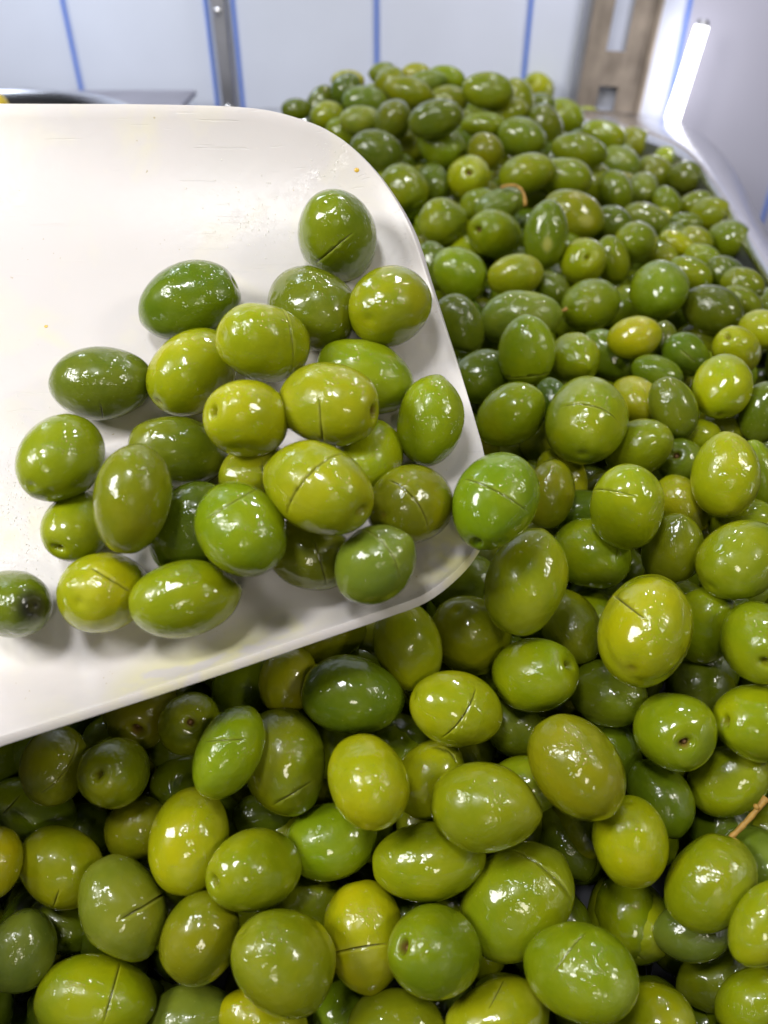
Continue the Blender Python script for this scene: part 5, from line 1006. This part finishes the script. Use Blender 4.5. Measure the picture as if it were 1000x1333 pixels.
 {"loc":[138.8,671.2,1141.7],"ax":[0.67,0.35,0.66],"ay":[-0.74,0.29,0.6],"c":13.1,"r":10.8,"tone":"D","own":0},
 {"loc":[69.0,669.8,1150.2],"ax":[0.81,0.0,-0.59],"ay":[0.59,0.12,0.8],"c":13.1,"r":10.6,"tone":"D","lab":"shaded olive in the gap above the yellow olive facing out with a round brown-stemmed pit","own":1},
 {"loc":[128.4,687.8,1145.2],"ax":[0.35,0.44,-0.83],"ay":[0.94,-0.1,0.34],"c":15.4,"r":11.6,"tone":"D","own":0},
 {"loc":[168.0,724.6,1132.8],"ax":[0.64,-0.65,-0.41],"ay":[0.57,0.06,0.82],"c":13.2,"r":10.9,"tone":"D","lab":"shaded olive in the gap above the khaki olive capped by an arc of glints","own":1},
 {"loc":[68.0,688.8,1150.3],"ax":[-0.92,-0.39,0.06],"ay":[0.03,-0.21,-0.98],"c":13.9,"r":11.1,"tone":"G","own":0},
 {"loc":[-50.1,716.9,1153.7],"ax":[-0.89,0.45,-0.03],"ay":[-0.08,-0.2,-0.98],"c":13.2,"r":10.4,"tone":"D","lab":"shaded olive in the gap below the green olive touching the scoop's far rim","own":1},
 {"loc":[64.6,709.0,1153.8],"ax":[0.55,-0.81,-0.19],"ay":[0.49,0.13,0.86],"c":13.3,"r":10.2,"tone":"O","lab":"shaded olive in the gap above the olive with a brown scar at its lower right","own":1},
 {"loc":[127.9,729.4,1149.3],"ax":[-0.89,-0.07,0.45],"ay":[-0.45,-0.11,-0.89],"c":15.5,"r":11.6,"tone":"D","own":0},
 {"loc":[-42.0,732.0,1160.1],"ax":[-0.48,0.26,-0.84],"ay":[0.86,-0.05,-0.51],"c":13.4,"r":10.0,"tone":"D","own":0},
 {"loc":[13.4,718.2,1160.1],"ax":[0.01,0.59,-0.8],"ay":[1.0,-0.02,-0.01],"c":15.3,"r":11.5,"tone":"O","own":0},
 {"loc":[74.0,725.7,1156.2],"ax":[0.01,0.88,-0.47],"ay":[0.96,-0.15,-0.25],"c":13.1,"r":10.6,"tone":"G","own":0},
 {"loc":[134.1,752.4,1155.7],"ax":[-0.89,0.42,-0.17],"ay":[0.09,-0.2,-0.97],"c":14.7,"r":11.3,"tone":"D","lab":"shaded olive in the gap below the round yellow olive with a pit","own":1},
 {"loc":[-9.6,748.0,1162.6],"ax":[-0.21,0.62,0.75],"ay":[-0.97,-0.06,-0.23],"c":13.3,"r":10.9,"tone":"G","own":0},
 {"loc":[80.6,746.7,1158.6],"ax":[0.12,0.96,-0.24],"ay":[0.94,-0.04,0.32],"c":14.3,"r":11.2,"tone":"D","own":0},
 {"loc":[-149.7,137.5,956.8],"ax":[-0.9,0.36,-0.25],"ay":[-0.3,-0.92,-0.24],"c":14.9,"r":11.4,"tone":"D","lab":"shaded olive in the gap below the olive mostly cut off by the left edge","own":1},
 {"loc":[-4.4,129.4,977.1],"ax":[-0.02,0.56,0.83],"ay":[-1.0,-0.04,-0.0],"c":14.8,"r":11.4,"tone":"D","lab":"shaded olive in the gap above the small green olive beneath the straight-cut yellow one","own":1},
 {"loc":[29.4,131.4,978.0],"ax":[-0.93,-0.1,0.37],"ay":[-0.06,-0.92,-0.38],"c":14.9,"r":11.4,"tone":"D","own":0},
 {"loc":[93.8,135.4,975.7],"ax":[0.19,-0.69,-0.7],"ay":[0.96,-0.01,0.27],"c":14.2,"r":11.2,"tone":"D","lab":"shaded olive in the gap below the dull yellow olive with a fine slit","own":1},
 {"loc":[-136.4,145.9,991.8],"ax":[-0.04,-0.34,0.94],"ay":[-0.22,-0.92,-0.34],"c":13.3,"r":10.3,"tone":"D","lab":"shaded olive in the gap above the pale dusty green olive at the left edge","own":1},
 {"loc":[-7.5,149.3,987.1],"ax":[-0.08,-0.37,-0.92],"ay":[1.0,-0.07,-0.06],"c":13.4,"r":10.0,"tone":"G","own":0},
 {"loc":[96.7,155.4,979.3],"ax":[0.25,0.12,-0.96],"ay":[0.96,-0.11,0.24],"c":13.2,"r":10.4,"tone":"D","own":0},
 {"loc":[8.0,162.6,1006.9],"ax":[-0.42,0.74,-0.53],"ay":[-0.66,-0.65,-0.38],"c":13.2,"r":10.3,"tone":"O","own":0},
 {"loc":[-89.9,180.7,1023.7],"ax":[-0.22,-0.64,-0.73],"ay":[0.95,0.02,-0.3],"c":13.2,"r":10.5,"tone":"O","lab":"shaded olive in the gap right of the khaki olive with a ring-shaped pit","own":1},
 {"loc":[47.1,184.7,1026.8],"ax":[0.62,0.69,0.36],"ay":[-0.78,0.57,0.25],"c":13.2,"r":10.3,"tone":"D","own":0},
 {"loc":[-73.3,207.4,1034.2],"ax":[0.88,-0.17,-0.45],"ay":[0.4,0.77,0.49],"c":14.4,"r":11.2,"tone":"D","lab":"shaded olive in the gap right of the shadowed olive with a round dark pit","own":1},
 {"loc":[120.2,203.1,1036.7],"ax":[0.37,0.54,0.76],"ay":[-0.84,0.54,0.03],"c":13.4,"r":10.0,"tone":"O","own":0},
 {"loc":[122.8,239.3,1069.2],"ax":[0.86,0.2,-0.47],"ay":[0.27,0.59,0.76],"c":13.7,"r":11.1,"tone":"G","own":0},
 {"loc":[187.9,322.7,1087.8],"ax":[0.48,0.56,0.68],"ay":[-0.82,0.56,0.12],"c":13.4,"r":10.1,"tone":"D","own":0},
 {"loc":[160.3,336.7,1093.8],"ax":[0.4,0.76,0.51],"ay":[-0.9,0.45,0.03],"c":13.0,"r":10.8,"tone":"D","own":0},
 {"loc":[46.3,388.1,1091.1],"ax":[-0.79,0.55,0.27],"ay":[-0.52,-0.36,-0.78],"c":13.0,"r":10.7,"tone":"D","lab":"shaded olive in the gap below the dark green olive leaning along the scoop edge","own":1},
 {"loc":[167.9,368.0,1094.7],"ax":[-0.5,-0.73,-0.47],"ay":[0.86,-0.48,-0.17],"c":13.2,"r":10.5,"tone":"O","lab":"shaded olive in the gap right of the dull dark olive leaning left","own":1},
 {"loc":[199.7,365.7,1094.7],"ax":[-0.76,0.17,0.63],"ay":[-0.64,-0.08,-0.76],"c":13.2,"r":10.5,"tone":"D","lab":"shaded olive in the gap above the tall yellow-green olive with a ridge on its right","own":1},
 {"loc":[84.2,408.0,1101.9],"ax":[-0.57,0.71,-0.4],"ay":[0.07,-0.45,-0.89],"c":14.6,"r":11.3,"tone":"G","lab":"shaded olive in the gap above the upright olive with a crosswise slit near its base","own":1},
 {"loc":[207.9,404.2,1103.9],"ax":[-0.19,0.92,0.35],"ay":[-0.77,0.08,-0.64],"c":13.9,"r":11.1,"tone":"D","lab":"shaded olive in the gap above the deeply shaded olive beneath the bright round yellow one","own":1},
 {"loc":[39.7,463.6,1108.7],"ax":[0.74,-0.18,-0.65],"ay":[0.67,0.23,0.7],"c":13.3,"r":10.1,"tone":"D","lab":"shaded olive in the gap below the deeply shaded olive against the scoop edge","own":1},
 {"loc":[171.6,520.0,1103.5],"ax":[-0.97,0.2,0.13],"ay":[-0.19,-0.29,-0.94],"c":13.3,"r":10.2,"tone":"D","lab":"shaded olive in the gap above the big round olive with a white glare cap","own":1},
 {"loc":[50.8,536.9,1111.3],"ax":[-0.64,-0.69,0.35],"ay":[-0.17,-0.31,-0.93],"c":14.8,"r":11.4,"tone":"O","own":0},
 {"loc":[211.0,670.0,1098.0],"ax":[0.3,-0.56,0.77],"ay":[-0.72,0.4,0.57],"c":13.2,"r":10.4,"tone":"D","own":0},
 {"loc":[-57.8,760.7,1140.4],"ax":[0.9,-0.1,0.43],"ay":[-0.41,0.16,0.9],"c":13.1,"r":10.6,"tone":"D","own":0}]

GROUPS = dict(S='olives lying in the white scoop', H='olives heaped in the steel pan', F='shaded olives deep in the gaps of the heap')
for i, d in enumerate(OLIVES):
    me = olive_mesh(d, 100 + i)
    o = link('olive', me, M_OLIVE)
    mw = olive_matrix(d)
    o.matrix_world = mw
    tag(o, d['lab'], 'olive', GROUPS[d['z']])
    inv = mw.inverted()
    if d.get('pit') == 'P':
        bm = bmesh.new()
        x0 = (d['c'] * (1 - .345)) * MM
        tube(bm, [(x0, 0, 0), (x0 + .0014, .0002, 0), (x0 + .0022, .0001, .0002)], [.0010, .0008, .0005], 9)
        bm_obj('stem_stub', bm, M_SCAR, o, True)
    if d.get('stalk'):
        pts = [Vector(p) * MM for p in d['stalk']]
        fine = []
        for k in range(13):
            t = k / 12
            fine.append(pts[0] * (1 - t) * (1 - 2 * t) + pts[1] * 4 * t * (1 - t) + pts[2] * t * (2 * t - 1))
        loose = 'curled' in d['lab'] or 'twig' in d['lab']
        r0 = .0009 if loose else .0008
        rr = [r0 * (1 + .12 * math.sin(k * 2.1) + (.35 if k > 10 else 0)) for k in range(13)]
        bm = bmesh.new()
        c0 = pts[1]
        tube(bm, [tuple(p - c0) if loose else tuple(inv @ p) for p in fine], rr, 9)
        if 'twig' in d['lab']:
            q = fine[9] - c0
            tube(bm, [tuple(q), tuple(q + Vector((-.0012, .0002, .0014)))], [.0009, .0007], 8)
        s = bm_obj('stalk' if not loose else ('twig' if 'twig' in d['lab'] else 'olive_stalk'), bm, M_STEM, None if loose else o, True)
        if loose:
            s.location = c0
            tag(s, 'orange-brown twig standing up at the right edge behind a large olive' if 'twig' in d['lab'] else 'thin orange curled stalk lying on a grey-green olive', 'twig' if 'twig' in d['lab'] else 'stalk')

# olives that fill the gaps, mostly dark-toned to put the shade into their colour: the ones that show most are olives of their own, the rest one mass
rest = []
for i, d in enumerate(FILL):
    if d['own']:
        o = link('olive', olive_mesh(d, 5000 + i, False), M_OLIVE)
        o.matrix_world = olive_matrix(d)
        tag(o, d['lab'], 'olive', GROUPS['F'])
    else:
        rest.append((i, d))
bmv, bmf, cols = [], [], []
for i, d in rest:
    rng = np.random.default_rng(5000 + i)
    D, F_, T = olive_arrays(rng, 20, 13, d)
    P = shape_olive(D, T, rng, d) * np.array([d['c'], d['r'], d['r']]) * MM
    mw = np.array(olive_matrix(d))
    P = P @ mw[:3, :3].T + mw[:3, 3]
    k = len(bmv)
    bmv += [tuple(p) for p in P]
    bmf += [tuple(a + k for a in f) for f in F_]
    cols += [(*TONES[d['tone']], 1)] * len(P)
# deeper still: a regular bed that follows the heap's slope
PROF = [(-.1, -.30), (.05, -.275), (.094, -.254), (.162, -.199), (.192, -.180), (.266, -.166), (.38, -.163), (.52, -.147), (.62, -.126), (.70, -.112), (.78, -.13), (.9, -.17)]
rng = np.random.default_rng(11)
for lay in range(2):
    for iy, y in enumerate(np.arange(-.01, .81, .0225)):
        for x in np.arange(-.145 + .012 * (iy % 2), .145 + .055 * min(1, max(0, (y - .1) / .35)), .025):
            z = 1.30 + np.interp(y, [p[0] for p in PROF], [p[1] for p in PROF])
            z -= max(0, min(1, (x - .06) / .17)) ** 1.5 * max(0, z - 1.12) + max(0, min(1, (-x) / .16)) * (.05 if y > .5 else 0)
            z = max(z - .043 - .020 * lay + rng.uniform(-.003, .003), .945)
            d = dict(c=13.4, r=10.9, tone='DODG'[rng.integers(4)])  # mostly dark tones, so the gaps' shade sits in the colour
            D, F_, T = olive_arrays(rng, 14, 9, d)
            P = shape_olive(D, T, rng, d) * np.array([d['c'], d['r'], d['r']]) * MM
            q = rng.normal(size=(3, 3)); u, _, vt = np.linalg.svd(q)
            P = P @ (u @ vt).T + np.array([x + rng.uniform(-.003, .003), y + rng.uniform(-.003, .003), z])
            k = len(bmv)
            bmv += [tuple(p) for p in P]
            bmf += [tuple(a + k for a in f) for f in F_]
            cols += [(*TONES[d['tone']], 1)] * len(P)
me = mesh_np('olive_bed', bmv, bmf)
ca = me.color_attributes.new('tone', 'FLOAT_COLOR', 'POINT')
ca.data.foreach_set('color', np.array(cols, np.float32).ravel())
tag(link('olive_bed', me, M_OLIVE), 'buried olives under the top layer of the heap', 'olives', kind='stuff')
